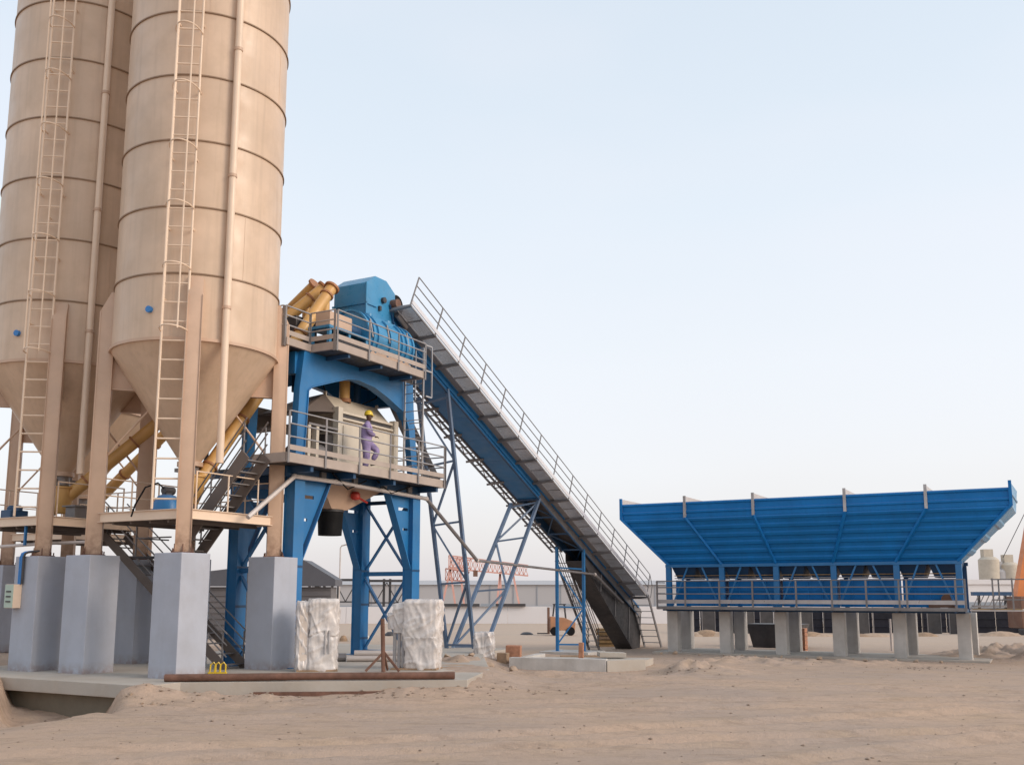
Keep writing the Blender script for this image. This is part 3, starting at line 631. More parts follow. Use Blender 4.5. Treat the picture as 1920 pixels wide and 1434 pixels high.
for x_ in (2.9, 3.8, 4.9): obj('tie_rod', MB().tube([(x_, -.42, .9), (x_, -.30, 1.5)], .03, 8), GALVD, WD)
obj('saddle', MB().prism([(3.0, -.38, .12), (5.2, -.38, .12), (5.2, -.25, .55), (3.0, -.25, .55)], (0, .06, 0)), SILO2, WD)
MD = thing('drive_unit', tw(0, 0, 8.985), A, 'beige gearbox on a light blue bench at the left end of the weigh drum', 'drive unit')
obj('bench', MB().box(.75, 2.65, -.45, .35, .72, .80), BLUE3, MD)
for x in (.8, 1.7, 2.55):
    for y in (-.42, .22): obj('bench_leg', MB().box(x, x+.1, y, y+.1, 0, .72), BLUE3, MD)
obj('gearbox', MB().box(.95, 2.0, -.3, .25, .80, 1.28), SILO2, MD, bevel=.02); obj('motor', MB().tube([(2.0, 0, 1.02), (2.6, 0, 1.02)], .2, 20), NAVY, MD)
obj('lower_tank', MB().box(1.0, 2.6, -.55, .5, .25, .55), DARK, MD); obj('support_cone', MB().lathe([(.25, .8), (.33, 1.35), (0, 1.4)], 20, (2.4, .45, 0)), BLUE3, MD)
for (x0, x1, y0, y1, z0, z1, mm, lab) in ((-.3, .6, 1.9, 2.6, 0, .6, BROWNST, 'brown grey equipment cabinet behind the left corner of the upper deck rail'), (1.3, 2.3, 1.3, 1.9, .2, 1.45, DARK, 'dark cement scale vessel under the tops of the yellow screws'), (1.0, 2.0, 2.3, 2.9, .0, .55, NAVY, 'dark blue low equipment block at the rear left of the upper deck')):
    e = thing('equipment_box', tw(0, 0, 8.985), A, lab, 'equipment'); obj('casing', MB().box(x0, x1, y0, y1, z0, z1), mm, e, bevel=.03)
    for k in range(2): obj('rib', MB().box(x0+(k+.6)*(x1-x0)/2.4, x0+(k+.6)*(x1-x0)/2.4+.05, y0-.03, y0-.001, z0+.05, z1-.05), mm, e)

# ------------------------------------------------------------------ belt conveyor
BC = thing('belt_conveyor', T0, A, 'long inclined belt conveyor with a railed walkway climbing to the tower top', 'conveyor')
K = .4537
def zl(s): return 11.44 - K*(s-4.82)
CA_ = math.atan(K); dn = Vector((math.cos(CA_), 0, -math.sin(CA_))); upv = Vector((math.sin(CA_), 0, math.cos(CA_)))
def cp_(s, t, h=0): return Vector((s, t, zl(s))) + upv*h
S0, S1 = 4.82, 25.85
posts = [S0 + (S1-S0)/14*k for k in range(15)]
pmsh = MB().beam((0,0,-.06), (0,0,1.15), .028, .05).mesh('rail_post', GALVD)
for s in posts:
    o = inst('rail_post', pmsh, BC, cp_(s, -.5)); o.rotation_euler = (0, CA_, 0)
for a in range(14):
    for h in (1.15, .80, .45): obj('guard_rail', MB().tube([cp_(posts[a], -.5, h), cp_(posts[a+1], -.5, h)], .019, 6), GALVD, BC)
for a in range(0, 14, 2): obj('toe_plate', MB().beam(cp_(posts[a]+.01, -.52, .11), cp_(posts[min(a+2, 14)]-.01, -.52, .11), .03, .15, up=upv), WHITEM, BC)
obj('top_rail_return', MB().tube([cp_(S1, -.5, 1.15), cp_(S1+.45, -.5, .75), cp_(S1+.45, -.5, .1)], .019, 6), GALVD, BC)
gm_ = MB()
Lp = (posts[1]-posts[0])/math.cos(CA_)/2
for k in range(17): gm_.box(.02+k*(Lp-.04)/16-.012, .02+k*(Lp-.04)/16+.012, -.47, .13, -.016, 0)
for k in range(1, 10): gm_.box(.021, Lp-.01, -.47+k*.06-.008, -.47+k*.06+.008, -.014, -.002)
for (y0, y1) in ((-.50, -.47), (.13, .16)): gm_.box(.0, Lp, y0, y1, -.05, .0)
gm_.box(0, .02, -.47, .13, -.05, 0)
gmesh = gm_.mesh('grating_panel', GALV, smooth=0)
for a in range(14):
    for hf in (0, 1):
        o = inst('grating_panel', gmesh, BC, cp_(posts[a] + hf*(posts[1]-posts[0])/2, 0, 0)); o.rotation_euler = (0, CA_, 0)
bmsh = MB().prism([(-.03, -.56, -.06), (-.03, .44, -.06), (-.03, .44, -.20), (-.03, -.56, -.11)], (.06, 0, 0)).mesh('walkway_bracket', GALVD)
for s in posts: inst('walkway_bracket', bmsh, BC, cp_(s, 0)).rotation_euler = (0, CA_, 0)
for a in range(14):
    p, q = posts[a], posts[a+1]
    obj('side_sheet', MB().hexa([cp_(p, .17, -.03), cp_(q, .17, -.03), cp_(q, .40, -.06), cp_(p, .40, -.06)], [cp_(p, .17, -.015), cp_(q, .17, -.015), cp_(q, .40, -.045), cp_(p, .40, -.045)]), GALVM, BC)
SE = 16.0
def strip(name, s0, s1, t0, t1, h0, h1, m): obj(name, MB().hexa([cp_(s0, t0, h0), cp_(s1, t0, h0), cp_(s1, t1, h0), cp_(s0, t1, h0)], [cp_(s0, t0, h1), cp_(s1, t0, h1), cp_(s1, t1, h1), cp_(s0, t1, h1)]), m, BC)
for a in range(0, 8):
    p, q = 4.6+(SE-4.6)/8*a, 4.6+(SE-4.6)/8*(a+1)
    strip('side_plate', p, q-.01, .41, .44, -.46, .05, BLUE); strip('belly_plate', p, q-.01, .44, 1.40, -.46, -.43, BLUE)
strip('chord', 4.4, 27.0, .37, .409, -.12, -.03, BLUE); strip('chord', 4.6, SE, .36, .408, -.34, -.24, BLUE); strip('chord', 4.6, 27.0, .36, .43, -.52, -.465, NAVY)
strip('chord', 4.4, 27.0, 1.40, 1.44, -.46, .05, NAVY)
# lower open truss with a dark belly
strip('belt_pan', SE, 27.6, .46, 1.38, -.12, -.08, DARK)
for a in range(8):
    p, q = SE+(27.4-SE)/8*a, SE+(27.4-SE)/8*(a+1)
    obj('cross_member', MB().beam(cp_(p, .42, -.5), cp_(p, 1.42, -.5), .07, .07), NAVY, BC)
    obj('diagonal', MB().beam(cp_(p, .43 if a % 2 else 1.4, -.48), cp_(q, 1.4 if a % 2 else .43, -.48), .05, .05), NAVY, BC)
    strip('side_sheet_lower', p, q-.01, .42, .45, -.46, -.02, GALVD)
strip('belt', 4.5, 27.3, .50, 1.32, .06, .09, BLACK)
cvm = MB().lathe([(.46, 0), (.47, 0), (.47, 1.62), (.46, 1.62)], 20, closed=True, a0=0, a1=PI)
cvmesh = cvm.mesh('belt_cover', WHITEM)
nc = 13
for a in range(nc):
    s = 5.1 + 1.5*a; o = inst('belt_cover', cvmesh, BC)
    o.matrix_local = Matrix.Translation(cp_(s, .91, .10)) @ Matrix.Rotation(CA_, 4, 'Y') @ Matrix(((0,0,1,0),(1,0,0,0),(0,1,0,0),(0,0,0,1)))
# head hood
HD = obj('head_hood', MB(), BLUE3, BC) if False else None
hp_ = [(3.45, 10.3), (3.45, 11.93), (3.92, 12.27), (4.55, 12.27), (5.05, 11.95), (5.05, 11.4), (4.8, 10.3)]
hm = MB().prism([(s, .30, z) for s, z in hp_], (0, 1.30, 0)); HD = obj('head_hood', hm, BLUE3, BC, bevel=.012)
obj('seam_flange', MB().box(3.40, 3.449, .26, 1.64, 11.22, 11.28).box(3.40, 4.0, .25, .299, 11.22, 11.28), BLUE3, HD)
obj('seam_flange', MB().box(3.40, 3.46, .25, .30, 10.3, 11.93), BLUE3, HD)
obj('head_chute', MB().hexa([(3.5, .35, 9.2), (4.6, .35, 9.2), (4.6, 1.5, 9.2), (3.5, 1.5, 9.2)], [(3.47, .32, 10.29), (4.78, .32, 10.29), (4.78, 1.58, 10.29), (3.47, 1.58, 10.29)]), NAVY, HD)
obj('bearing', MB().tube([(4.35, .2, 11.55), (4.35, .3, 11.55)], .1, 12).box(4.1, 4.2, .22, .3, 11.15, 11.3), DARK, HD)
obj('head_pulley', MB().tube([(5.25, .36, 11.62), (5.25, 1.4, 11.62)], .36, 28), BLACK, BC)
obj('pulley_guard', MB().tube([(5.0, .18, 11.2), (5.55, .18, 10.9)], .09, 12).box(4.95, 5.5, .12, .3, 10.65, 10.8), GALVD, BC)
for (s, z) in ((4.7, 11.5), (5.4, 10.9)): obj('guard_strut', MB().beam((s, .25, z), (5.2, .25, 10.2), .04), NAVY, BC)
obj('pulley_motor', MB().tube([(4.9, .05, 11.55), (4.9, .32, 11.55)], .16, 16), ORB, BC)
obj('head_sheet', MB().hexa([(5.35, .42, 11.55), (6.3, .42, 11.05), (6.3, 1.4, 11.05), (5.35, 1.4, 11.55)], [(5.35, .42, 11.92), (6.3, .42, 11.5), (6.3, 1.4, 11.5), (5.35, 1.4, 11.92)]), WHITEM, BC)
# far lattice walkway
def fw(s, t, h=-.46): return cp_(s, t, h)
for t in (1.50, 1.72, 2.0): obj('lattice_stringer', MB().beam(fw(6.2, t), fw(20.5, t), .045, .09), GALVD, BC)
lm = MB().beam((0, 1.48, 0), (0, 2.02, 0), .04, .04).mesh('lattice_bar', GALVD)
s = 6.2; k = 0
while s < 20.5:
    inst('lattice_bar', lm, BC, fw(s, 0)); 
    if k % 4 == 0 and s < 19:
        obj('lattice_brace', MB().beam(fw(s, 1.5, -.47), fw(s+1.4, 2.0, -.47), .03), GALVD, BC)
        obj('walkway_bracket', MB().beam(fw(s, 1.3, -.5), fw(s, 2.1, -.56), .06, .08), GALVD, BC)
    s += .42; k += 1
for h in (.95, .5): obj('guard_rail', MB().tube([fw(6.2, 2.04, h-.46), fw(20.4, 2.04, h-.46)], .018, 6), GALVD, BC)
for k in range(9): obj('rail_post', MB().beam(fw(6.3+1.75*k, 2.04), fw(6.3+1.75*k, 2.04, .49), .03), GALVD, BC)
# stairs at the tail
def stair(name, p, q, width, axis_, n, m, label, cat='stairs', rails=True, treadd=.24, depth=.17, m2=None):
    S = thing(name, p, A, label, cat); q = Vector(q); ax = Vector(axis_)
    for sg in (-.5, .5): obj('stringer', MB().beam(ax*width*sg, q+ax*width*sg, .04, depth), m2 or m, S)
    hd = Vector((q.x, q.y, 0)).normalized()
    tm = MB().beam(-ax*width*.48, ax*width*.48, treadd, .03).mesh('tread', m) if abs(hd.x) > abs(hd.y) or True else None
    for k in range(n):
        u = (k+.5)/n; inst('tread', tm, S, q*u)
    if rails:
        for sg in (-.5, .5):
            for h in (.95, .65, .35): obj('handrail', MB().tube([ax*width*sg+Vector((0,0,h)), q+ax*width*sg+Vector((0,0,h))], .02, 8), m, S)
            for u in (.03, .5, .97): obj('rail_post', MB().beam(q*u+ax*width*sg, q*u+ax*width*sg+Vector((0,0,.9)), .03), m, S)
    return S
stair('far_stairs', tw(24.4, 1.75, -.75), (-3.7, 0, 4.3), .55, (0, 1, 0), 14, GALVD, 'steep grey steel stairs under the far side of the conveyor, left of its dark tail')
stair('tail_stairs', tw(27.9, -.05, -.95), (-1.9, 0, 2.85), .9, (0, 1, 0), 9, GALVD, 'short grey steel stairs at the foot of the conveyor walkway beside the blue bins', rails=False, treadd=.2)
tl = thing('conveyor_tail', tw(0, 0, 0), A, 'deep dark steel tail casing closing the foot of the belt conveyor', 'conveyor casing')
tp_ = [(20.4, 3.45), (21.8, 2.35), (26.2, -.75), (27.2, -.9), (27.5, .95), (20.4, 3.9)]
obj('casing_side', MB().prism([(x, .47, z) for x, z in tp_], (0, .03, 0)), DARK, tl); obj('casing_side', MB().prism([(x, 1.35, z) for x, z in tp_], (0, .03, 0)), DARK, tl)
cb_ = MB()
for (x0, z0), (x1, z1) in zip(tp_[:4], tp_[1:5]): cb_.hexa([(x0, .50, z0), (x1, .50, z1), (x1, 1.35, z1), (x0, 1.35, z0)], [(x0, .50, z0+.03), (x1, .50, z1+.03), (x1, 1.35, z1+.03), (x0, 1.35, z0+.03)])
obj('casing_floor', cb_, DARK, tl)
for x, za, zb in ((22.3, 2.1, 3.1), (24.0, .9, 2.35), (25.7, -.3, 1.6)): obj('stiffener', MB().beam((x, .45, za), (x+.15, .45, zb), .03, .07), GALVD, tl)
# trestles
def trestle(label, n0, n1, f0_, f1, levels, m):
    S = thing('conveyor_trestle', T0, A, label, 'trestle', 'steel trestles under the belt conveyor')
    n0, n1, f0_, f1 = map(Vector, (n0, n1, f0_, f1))
    obj('trestle_leg', MB().beam(n0, n1, .12, .12), m, S); obj('trestle_leg', MB().beam(f0_, f1, .12, .12), m, S)
    for a, u in enumerate(levels):
        obj('cross_bar', MB().beam(n0.lerp(n1, u), f0_.lerp(f1, u), .07), m, S)
        if a+1 < len(levels):
            v = levels[a+1]
            if a % 2: obj('diagonal', MB().beam(n0.lerp(n1, u), f0_.lerp(f1, v), .07), m, S)
            else: obj('diagonal', MB().beam(f0_.lerp(f1, u), n0.lerp(n1, v), .07), m, S)
    for p in (n0, f0_): obj('foot_plate', MB().box(p.x-.2, p.x+.2, p.y-.2, p.y+.2, p.z-.04, p.z), m, S)
TRM = mat('trestle_paint', (.11, .17, .27), .5, var=.3, vscale=.8, dirt=.4, dirtcol=(.20, .18, .18))
trestle('steel trestle leaning left, nearest the tower, under the belt conveyor', (10.6, .41, -.16), (8.55, .41, 9.35), (10.45, 1.5, -.16), (8.3, 1.5, 9.1), (.03, .27, .50, .73, .97), TRM)
trestle('steel trestle leaning right, middle one under the belt conveyor', (11.3, .41, -.16), (15.9, .41, 5.98), (10.75, 1.5, -.16), (15.4, 1.5, 5.75), (.03, .38, .72, .97), TRM)
trestle('upright bright blue trestle under the lower end of the belt conveyor', (20.25, .41, -.55), (20.3, .41, 4.0), (19.75, 1.5, -.55), (19.75, 1.5, 4.1), (.06, .42, .80), BLUE)
ft = slab('trestle_footing', [(tw(s, t).x, tw(s, t).y) for s, t in ((9.6, -.1), (12.0, -.1), (12.0, 2.0), (9.6, 2.0))], -.7, -.165, CONC)
ft2 = slab('trestle_footing', [(tw(s, t).x, tw(s, t).y) for s, t in ((19.1, -.3), (21.0, -.3), (21.0, 2.1), (19.1, 2.1))], -1.0, -.56, CONC)

# cable conduit
CD = thing('cable_conduit', T0, A, 'long pale grey cable pipe strung across the tower front and down to the conveyor', 'conduit')
path = [(-2.1, -.28, 3.95), (-.35, -.28, 5.2), (1.44, -.28, 5.22), (6.3, -.24, 5.13), (10.4, .2, 3.2), (21.2, .25, 2.87), (24.6, .3, 1.55)]
for a in range(len(path)-1):
    obj('pipe_run', MB().tube([path[a], path[a+1]], .065 if a != 4 else .05, 12), PALEPIPE if a < 3 else GALVD, CD)
for k in (1, 2, 3, 4, 5): obj('elbow', MB().lathe([(.0, -.08), (.06, -.06), (.085, 0), (.06, .06), (0, .08)], 12, path[k]), PALEPIPE, CD)

# ------------------------------------------------------------------ left staircase of the tower
stair('entry_stairs', tw(-1.0, .95, -.02), (0, 5.1, 3.75), .8, (1, 0, 0), 14, GALVD, 'grey steel entry stairs rising left between the silo pedestals', treadd=.22, depth=.26, m2=BROWNST)
stair('deck_stairs', tw(-1.85, 2.1, 3.0), (0, -2.35, 2.6), .8, (1, 0, 0), 9, GALVD, 'grey brown steel stairs climbing right to the lower tower deck behind the silo leg', treadd=.22, depth=.34, m2=BROWNST)
ld = thing('stair_landing', tw(-1.6, 2.75, 3.0), A, 'small steel landing at the foot of the upper tower stairs behind the front pedestal', 'landing')
obj('landing_floor', MB().box(-.75, .5, -.6, .9, -.05, 0), DARK, ld)
for x, y in ((.45, -.5), (.45, .85)): obj('landing_post', MB().box(x-.04, x+.04, y-.04, y+.04, -3.0, -.05), DARK, ld)
for h in (.5, 1.0): obj('guard_rail', MB().tube([(-.7, -.5, h), (-.7, .85, h), (.45, .85, h)], .02, 8), GALVD, ld)
obj('rail_post', MB().box(-.72, -.68, .82, .86, 0, 1.0), GALVD, ld)

# ------------------------------------------------------------------ aggregate bins
B0 = Vector((18.071, 41.444, 0))
AB = thing('aggregate_bins', B0, A, 'large blue steel aggregate bins in a row with flared walls on concrete piers', 'aggregate bins')
yt = [14.11, 10.96, 7.79, 3.85, .63, -2.5]; yb = [12.17, 9.61, 7.13, 4.64, 2.06, -.35]
XT, ZT, ZM, ZB = -1.0, 6.17, 5.46, 3.34
def ribbed(p00, p10, p01, p11, nrm, ribs, depth=.05, th=.03):
    "panel between bottom edge p00-p10 and top edge p01-p11 with horizontal pressed ribs"
    p00, p10, p01, p11, nrm = map(Vector, (p00, p10, p01, p11, nrm)); nrm.normalize(); vs_ = [(0, 0)]
    for c_, w in ribs: vs_ += [(c_-w, 0), (c_-w*.55, depth), (c_+w*.55, depth), (c_+w, 0)]
    vs_.append((1, 0)); mb = MB(); V = []
    for v, d in vs_:
        a = p00.lerp(p01, v)+nrm*d; b = p10.lerp(p11, v)+nrm*d; V += [a, b]
    m = len(V); V += [x - nrm*th - nrm*0 for x in V]
    F_ = []
    for k in range(len(vs_)-1):
        F_.append((2*k, 2*k+1, 2*k+3, 2*k+2)); F_.append((m+2*k+2, m+2*k+3, m+2*k+1, m+2*k))
        F_.append((2*k, 2*k+2, m+2*k+2, m+2*k)); F_.append((2*k+1, m+2*k+1, m+2*k+3, 2*k+3))
    F_ += [(0, m, m+1, 1), (m-2, m-1, 2*m-1, 2*m-2)]
    return mb.add(V, F_)
sn = Vector((-(ZM-ZB), 0, -1.0))
for k in range(5):
    a, b = (yt[k]-.06, yt[k+1]+.06), (yb[k]-.05, yb[k+1]+.05)
    obj('hopper_panel', ribbed((0, b[0], ZB), (0, b[1], ZB), (XT, a[0], ZM), (XT, a[1], ZM), sn, [(.10, .05), (.27, .05), (.44, .05), (.61, .05), (.78, .05), (.95, .04)]), BLUE2, AB, smooth=0)
    obj('upper_band', ribbed((XT, a[0], ZM+.004), (XT, a[1], ZM+.004), (XT, a[0], ZT), (XT, a[1], ZT), (-1, 0, 0), [(.35, .10), (.90, .09)]), BLUE2, AB, smooth=0)
    # rear wall
    obj('rear_panel', MB().hexa([(2.9, yb[k]-.05, ZB), (2.9, yb[k+1]+.05, ZB), (2.94, yb[k+1]+.05, ZB), (2.94, yb[k]-.05, ZB)], [(3.7, yt[k]-.06, ZT-.6), (3.7, yt[k+1]+.06, ZT-.6), (3.74, yt[k+1]+.06, ZT-.6), (3.74, yt[k]-.06, ZT-.6)]), BLUE2, AB)
for k in range(6):
    end = k in (0, 5)
    mm = BLUE3 if k == 5 else (BLUE2 if k == 0 else GREYB)
    if not end or k == 0:
        o = obj('divider_plate', MB().hexa([(-.0, yb[k]-.02, ZB), (2.9, yb[k]-.02, ZB), (2.9, yb[k]+.02, ZB), (-.0, yb[k]+.02, ZB)], [(XT, yt[k]-.02, ZM), (3.7, yt[k]-.02, ZM), (3.7, yt[k]+.02, ZM), (XT, yt[k]+.02, ZM)]), BLUE2, AB)
        obj('divider_crest', MB().box(XT+.01, 3.7, yt[k]-.02, yt[k]+.02, ZM+.003, 6.42), PALEPIPE, AB)
    else:
        obj('end_panel', ribbed((2.9, yb[k], ZB), (0, yb[k], ZB), (3.7, yt[k], ZM), (XT, yt[k], ZM), (0, -1, -.9), [(.18, .06), (.45, .06), (.72, .06)], depth=.04), BLUE3, AB, smooth=0)
        obj('end_band', ribbed((3.7, yt[k], ZM+.004), (XT, yt[k], ZM+.004), (3.7, yt[k]-.1, 6.42), (XT, yt[k], 6.42), (0, -1, 0), [(.5, .06)]), BLUE3, AB, smooth=0)
    ptop = 6.44
    obj('divider_post', MB().box(XT-.10, XT-.005, yt[k]-.06, yt[k]+.06, ZM-.02, ptop), GALV if not end else BLUE2, AB)
    obj('divider_rib', MB().beam((XT-.06, yt[k], ZM), (-.08, yb[k], ZB-.02), .11, .10), BLUE2, AB)
# frame
obj('top_beam', MB().box(-.12, .06, -.5, 12.3, 3.20, 3.335), BLUE, AB); obj('bottom_beam', MB().box(-.12, .10, -.5, 12.3, 1.19, 1.34), NAVY, AB)
obj('rear_beam', MB().box(2.7, 2.9, -.5, 12.3, 3.18, 3.33), NAVY, AB); obj('rear_beam', MB().box(2.7, 2.9, -.5, 12.3, 1.19, 1.34), NAVY, AB)
for k in range(6):
    obj('frame_post', MB().box(-.10, .10, yb[k]-.12, yb[k]+.12, 1.345, 3.195), BLUE, AB); obj('frame_post', MB().box(2.7, 2.86, yb[k]-.09, yb[k]+.09, 1.345, 3.175), NAVY, AB)
    obj('cross_beam', MB().box(.11, 2.69, yb[k]-.08, yb[k]+.08, 1.2, 1.33), NAVY, AB)
    if k < 5:
        mid = (yb[k]+yb[k+1])/2
        obj('diagonal', MB().beam((-.04, mid+.35, 3.19), (-.04, yb[k]-.15, 1.40), .07), BLUE, AB); obj('diagonal', MB().beam((-.04, mid-.35, 3.19), (-.04, yb[k+1]+.15, 1.40), .07), BLUE, AB)
        for j, yy in enumerate((mid+.62, mid-.62)):
            obj('discharge_chute', MB().hexa([(.5, yy-.40, 2.66), (2.1, yy-.40, 2.66), (2.1, yy+.40, 2.66), (.5, yy+.40, 2.66)], [(.15, yy-.62, 3.33), (2.6, yy-.62, 3.33), (2.6, yy+.62, 3.33), (.15, yy+.62, 3.33)]), NAVY, AB)
            obj('gate_cylinder', MB().tube([(.45, yy-.3, 2.86), (.45, yy+.25, 2.92)], .05, 10), DARK, AB)
        bx_ = MB().box(.55, 2.2, yb[k+1]+.14, yb[k]-.14, 1.42, 2.62)
        for zz in (1.75, 2.1): bx_.box(.51, .549, yb[k+1]+.14, yb[k]-.14, zz, zz+.06)
        for j in range(1, 4): yy = yb[k+1]+(yb[k]-yb[k+1])*j/4; bx_.box(.50, .545, yy-.03, yy+.03, 1.42, 2.62)
        obj('weigh_belt_box', bx_, BLUE2, AB)
obj('air_line', MB().tube([(.3, -.2, 2.82), (.3, 12.0, 2.82)], .022, 8), YWOOD, AB); obj('air_line', MB().tube([(.3, -.2, 2.70), (.3, 12.0, 2.70)], .018, 8), GALV, AB)
obj('belt_drive', MB().tube([(.2, .2, 1.75), (.55, .2, 1.75)], .22, 16).box(.1, .5, -.1, .9, 1.42, 1.7), ORB, AB)
# walkway along the front
obj('walkway_floor', MB().box(-.85, -.14, -.6, 12.45, 1.34, 1.38), GALVD, AB); obj('walkway_edge', MB().box(-.90, -.855, -.62, 12.47, 1.28, 1.42), GALVD, AB)
obj('toe_board', MB().box(-.885, -.865, -.62, 12.47, 1.55, 1.72), GALV, AB)
for z in (2.56, 2.27, 1.98): obj('guard_rail', MB().tube([(-.88, -.62, z), (-.88, 12.47, z)], .024, 8), GALVD, AB)
for y in (12.45, 11.1, 9.5, 8.0, 6.1, 4.6, 3.2, 1.9, 1.6, -.25, -.6): obj('rail_post', MB().box(-.92, -.86, y-.035, y+.035, 1.3, 2.57), GALVD, AB)
for z in (2.5, 2.0): obj('guard_rail', MB().tube([(-.88, 12.5, z), (.3, 12.5, z)], .022, 8), GALVD, AB)
for y in (12.17, 9.6, 7.13, 4.64, 2.06, -.2): obj('walkway_bracket', MB().box(-.84, -.13, y-.04, y+.04, 1.22, 1.335), NAVY, AB)
# side landing at the right end
SL = thing('bin_side_landing', B0 + E2*(-.7) + Vector((0, 0, 0)), A, 'small railed steel landing beyond the right end of the blue bins', 'landing')
obj('landing_floor', MB().box(-.8, 1.6, -2.3, -.02, 1.30, 1.36), PALEPIPE, SL)
for (x, y) in ((-.8, -.9), (-.8, -1.6), (-.8, -2.3), (1.6, -2.3), (1.6, -1.0), (.4, -2.3)): obj('rail_post', MB().box(x-.03, x+.03, y-.03, y+.03, 1.37, 2.6), GALVD, SL)
for z in (2.55, 1.75): obj('guard_rail', MB().tube([(-.8, -.85, z), (-.8, -2.3, z), (1.6, -2.3, z)], .025, 8), GALVD, SL)
for (x, y) in ((-.7, -2.2), (1.5, -2.2)): obj('landing_leg', MB().box(x-.05, x+.05, y-.05, y+.05, -1.0, 1.29), GALVD, SL)
obj('plank', MB().box(-.75, -.3, -1.9, -.1, 1.365, 1.40), YWOOD, SL)
# piers
fy = [12.07, 9.58, 7.05, 4.57, 2.10, -.38]; by = [12.28, 9.62, 7.05, 4.47, 1.98, -.45]
pl = ['leftmost', 'second from left', 'third from left', 'fourth from left', 'fifth from left', 'rightmost']
pf = MB().box(-.27, .27, -.25, .25, -1.1, 1.185)
for z in (-.1, .55): pf.box(-.273, .273, -.253, .253, z, z+.012)
pf = pf.mesh('concrete_pier', CONC, bevel=.012)
for k in range(6):
    for x, ylist, w in ((.28, fy, 'front'), (2.78, by, 'rear')):
        o = obj('concrete_pier', pf, CONC, label=f'bare concrete pier under the blue bins, {pl[k]} of the {w} row', cat='pier', group='concrete piers under the bins')
        o.location = B0 + E1*x + E2*ylist[k]; o.rotation_euler = (0, 0, A)
def bf(x, y): p = B0+E1*x+E2*y; return (p.x, p.y)
slab('bin_footing', [bf(-.5, 12.9), bf(-.5, -1.3), bf(3.5, -1.3), bf(3.5, 12.9)], -1.3, -.66, SLAB)
hr = thing('hand_rail_pipe_stub', B0 + E2*3.3 + E1*6 + Vector((0,0,-.7)), A, 'thin white upright pipe behind the bin piers', 'pipe')
obj('pipe', MB().tube([(0,0,0), (0,0,1.5)], .05, 8), PALEPIPE, hr)

# ------------------------------------------------------------------ worker
W = thing('person', tw(2.5, -.55, 5.56), 0, 'man in a violet coverall and yellow hard hat leaning on the lower deck rail', 'person')
def skinned(name, verts, edges, m, parent, sub=2, root=0):
    me = bpy.data.meshes.new(name); me.from_pydata([v[:3] for v in verts], edges, []); me.materials.append(m)
    o = bpy.data.objects.new(name, me); COL.objects.link(o); o.parent = parent
    sk = o.modifiers.new('skin', 'SKIN'); sk.use_smooth_shade = True
    for i_, v in enumerate(verts):
        r_ = v[3] if isinstance(v[3], tuple) else (v[3], v[3]); me.skin_vertices[0].data[i_].radius = r_; me.skin_vertices[0].data[i_].use_root = (i_ == root)
    ss = o.modifiers.new('sub', 'SUBSURF'); ss.levels = sub; ss.render_levels = sub; return o
# person faces +x; near side is -y
bv = [(0, 0, .96, (.22, .20)), (.0, 0, 1.12, (.21, .18)), (.02, 0, 1.30, (.22, .19)), (.02, 0, 1.46, (.18, .15)), (.04, 0, 1.54, .07), (.05, 0, 1.58, .065),
      (.01, -.10, .90, .15), (.03, -.11, .50, .115), (-.01, -.11, .10, .09),
      (.02, .10, .92, .14), (.36, .12, .70, .105), (.20, .12, .40, .08),
      (.02, -.19, 1.45, .075), (.07, -.25, 1.20, .075), (.20, -.14, 1.15, .062), (.26, -.05, 1.14, .052),
      (.02, .19, 1.45, .075), (.08, .25, 1.21, .075), (.20, .12, 1.17, .062), (.26, .03, 1.18, .052)]
be = [(0,1),(1,2),(2,3),(3,4),(4,5),(0,6),(6,7),(7,8),(0,9),(9,10),(10,11),(3,12),(12,13),(13,14),(14,15),(3,16),(16,17),(17,18),(18,19)]
skinned('coverall', bv, be, COVER, W)
obj('head', MB().lathe([(0, -.135), (.05, -.125), (.075, -.07), (.09, 0), (.088, .06), (.06, .11), (0, .125)], 20, (.075, 0, 1.71)), SKIN, W, smooth=80)
obj('neck', MB().tube([(.05, 0, 1.55), (.065, 0, 1.64)], .055, 12), SKIN, W, smooth=80)
obj('nose', MB().prism([(.155, -.018, 1.68), (.155, .018, 1.68), (.165, 0, 1.74)], (.025, 0, -.01)), SKIN, W)
obj('ear', MB().lathe([(0, -.035), (.02, -.02), (.02, .02), (0, .035)], 8, (.06, -.092, 1.71)), SKIN, W)
hl = MB().lathe([(.125, .0), (.128, .03), (.12, .08), (.085, .13), (.03, .15), (0, .152)], 24, (.06, 0, 1.745)).lathe([(.115, .0), (.14, -.004), (.128, .02)], 24, (.065, 0, 1.745))
hl.hexa([(.15, -.08, 1.735), (.235, -.05, 1.722), (.235, .05, 1.722), (.15, .08, 1.735)], [(.15, -.08, 1.75), (.235, -.05, 1.732), (.235, .05, 1.732), (.15, .08, 1.75)])
obj('hard_hat', hl, HELM, W, smooth=60)
for (hx, hy) in ((.28, -.02), (.28, .02)):
    hand = [(hx-.04, hy, 1.10, .032), (hx+.02, hy, 1.095, (.038, .022))]; ed = [(0, 1)]
    for j in range(4):
        yy = hy-.03+.02*j; i0 = len(hand); ln = .05+.01*(j in (1, 2)); hand += [(hx+.05, yy, 1.10, .010), (hx+.05+ln*.5, yy, 1.085, .009), (hx+.05+ln*.6, yy, 1.055, .008)]; ed += [(1, i0), (i0, i0+1), (i0+1, i0+2)]
    i0 = len(hand); hand += [(hx+.02, hy+.04, 1.10, .011), (hx+.05, hy+.055, 1.09, .009)]; ed += [(1, i0), (i0, i0+1)]
    skinned('hand', hand, ed, SKIN, W, 1)
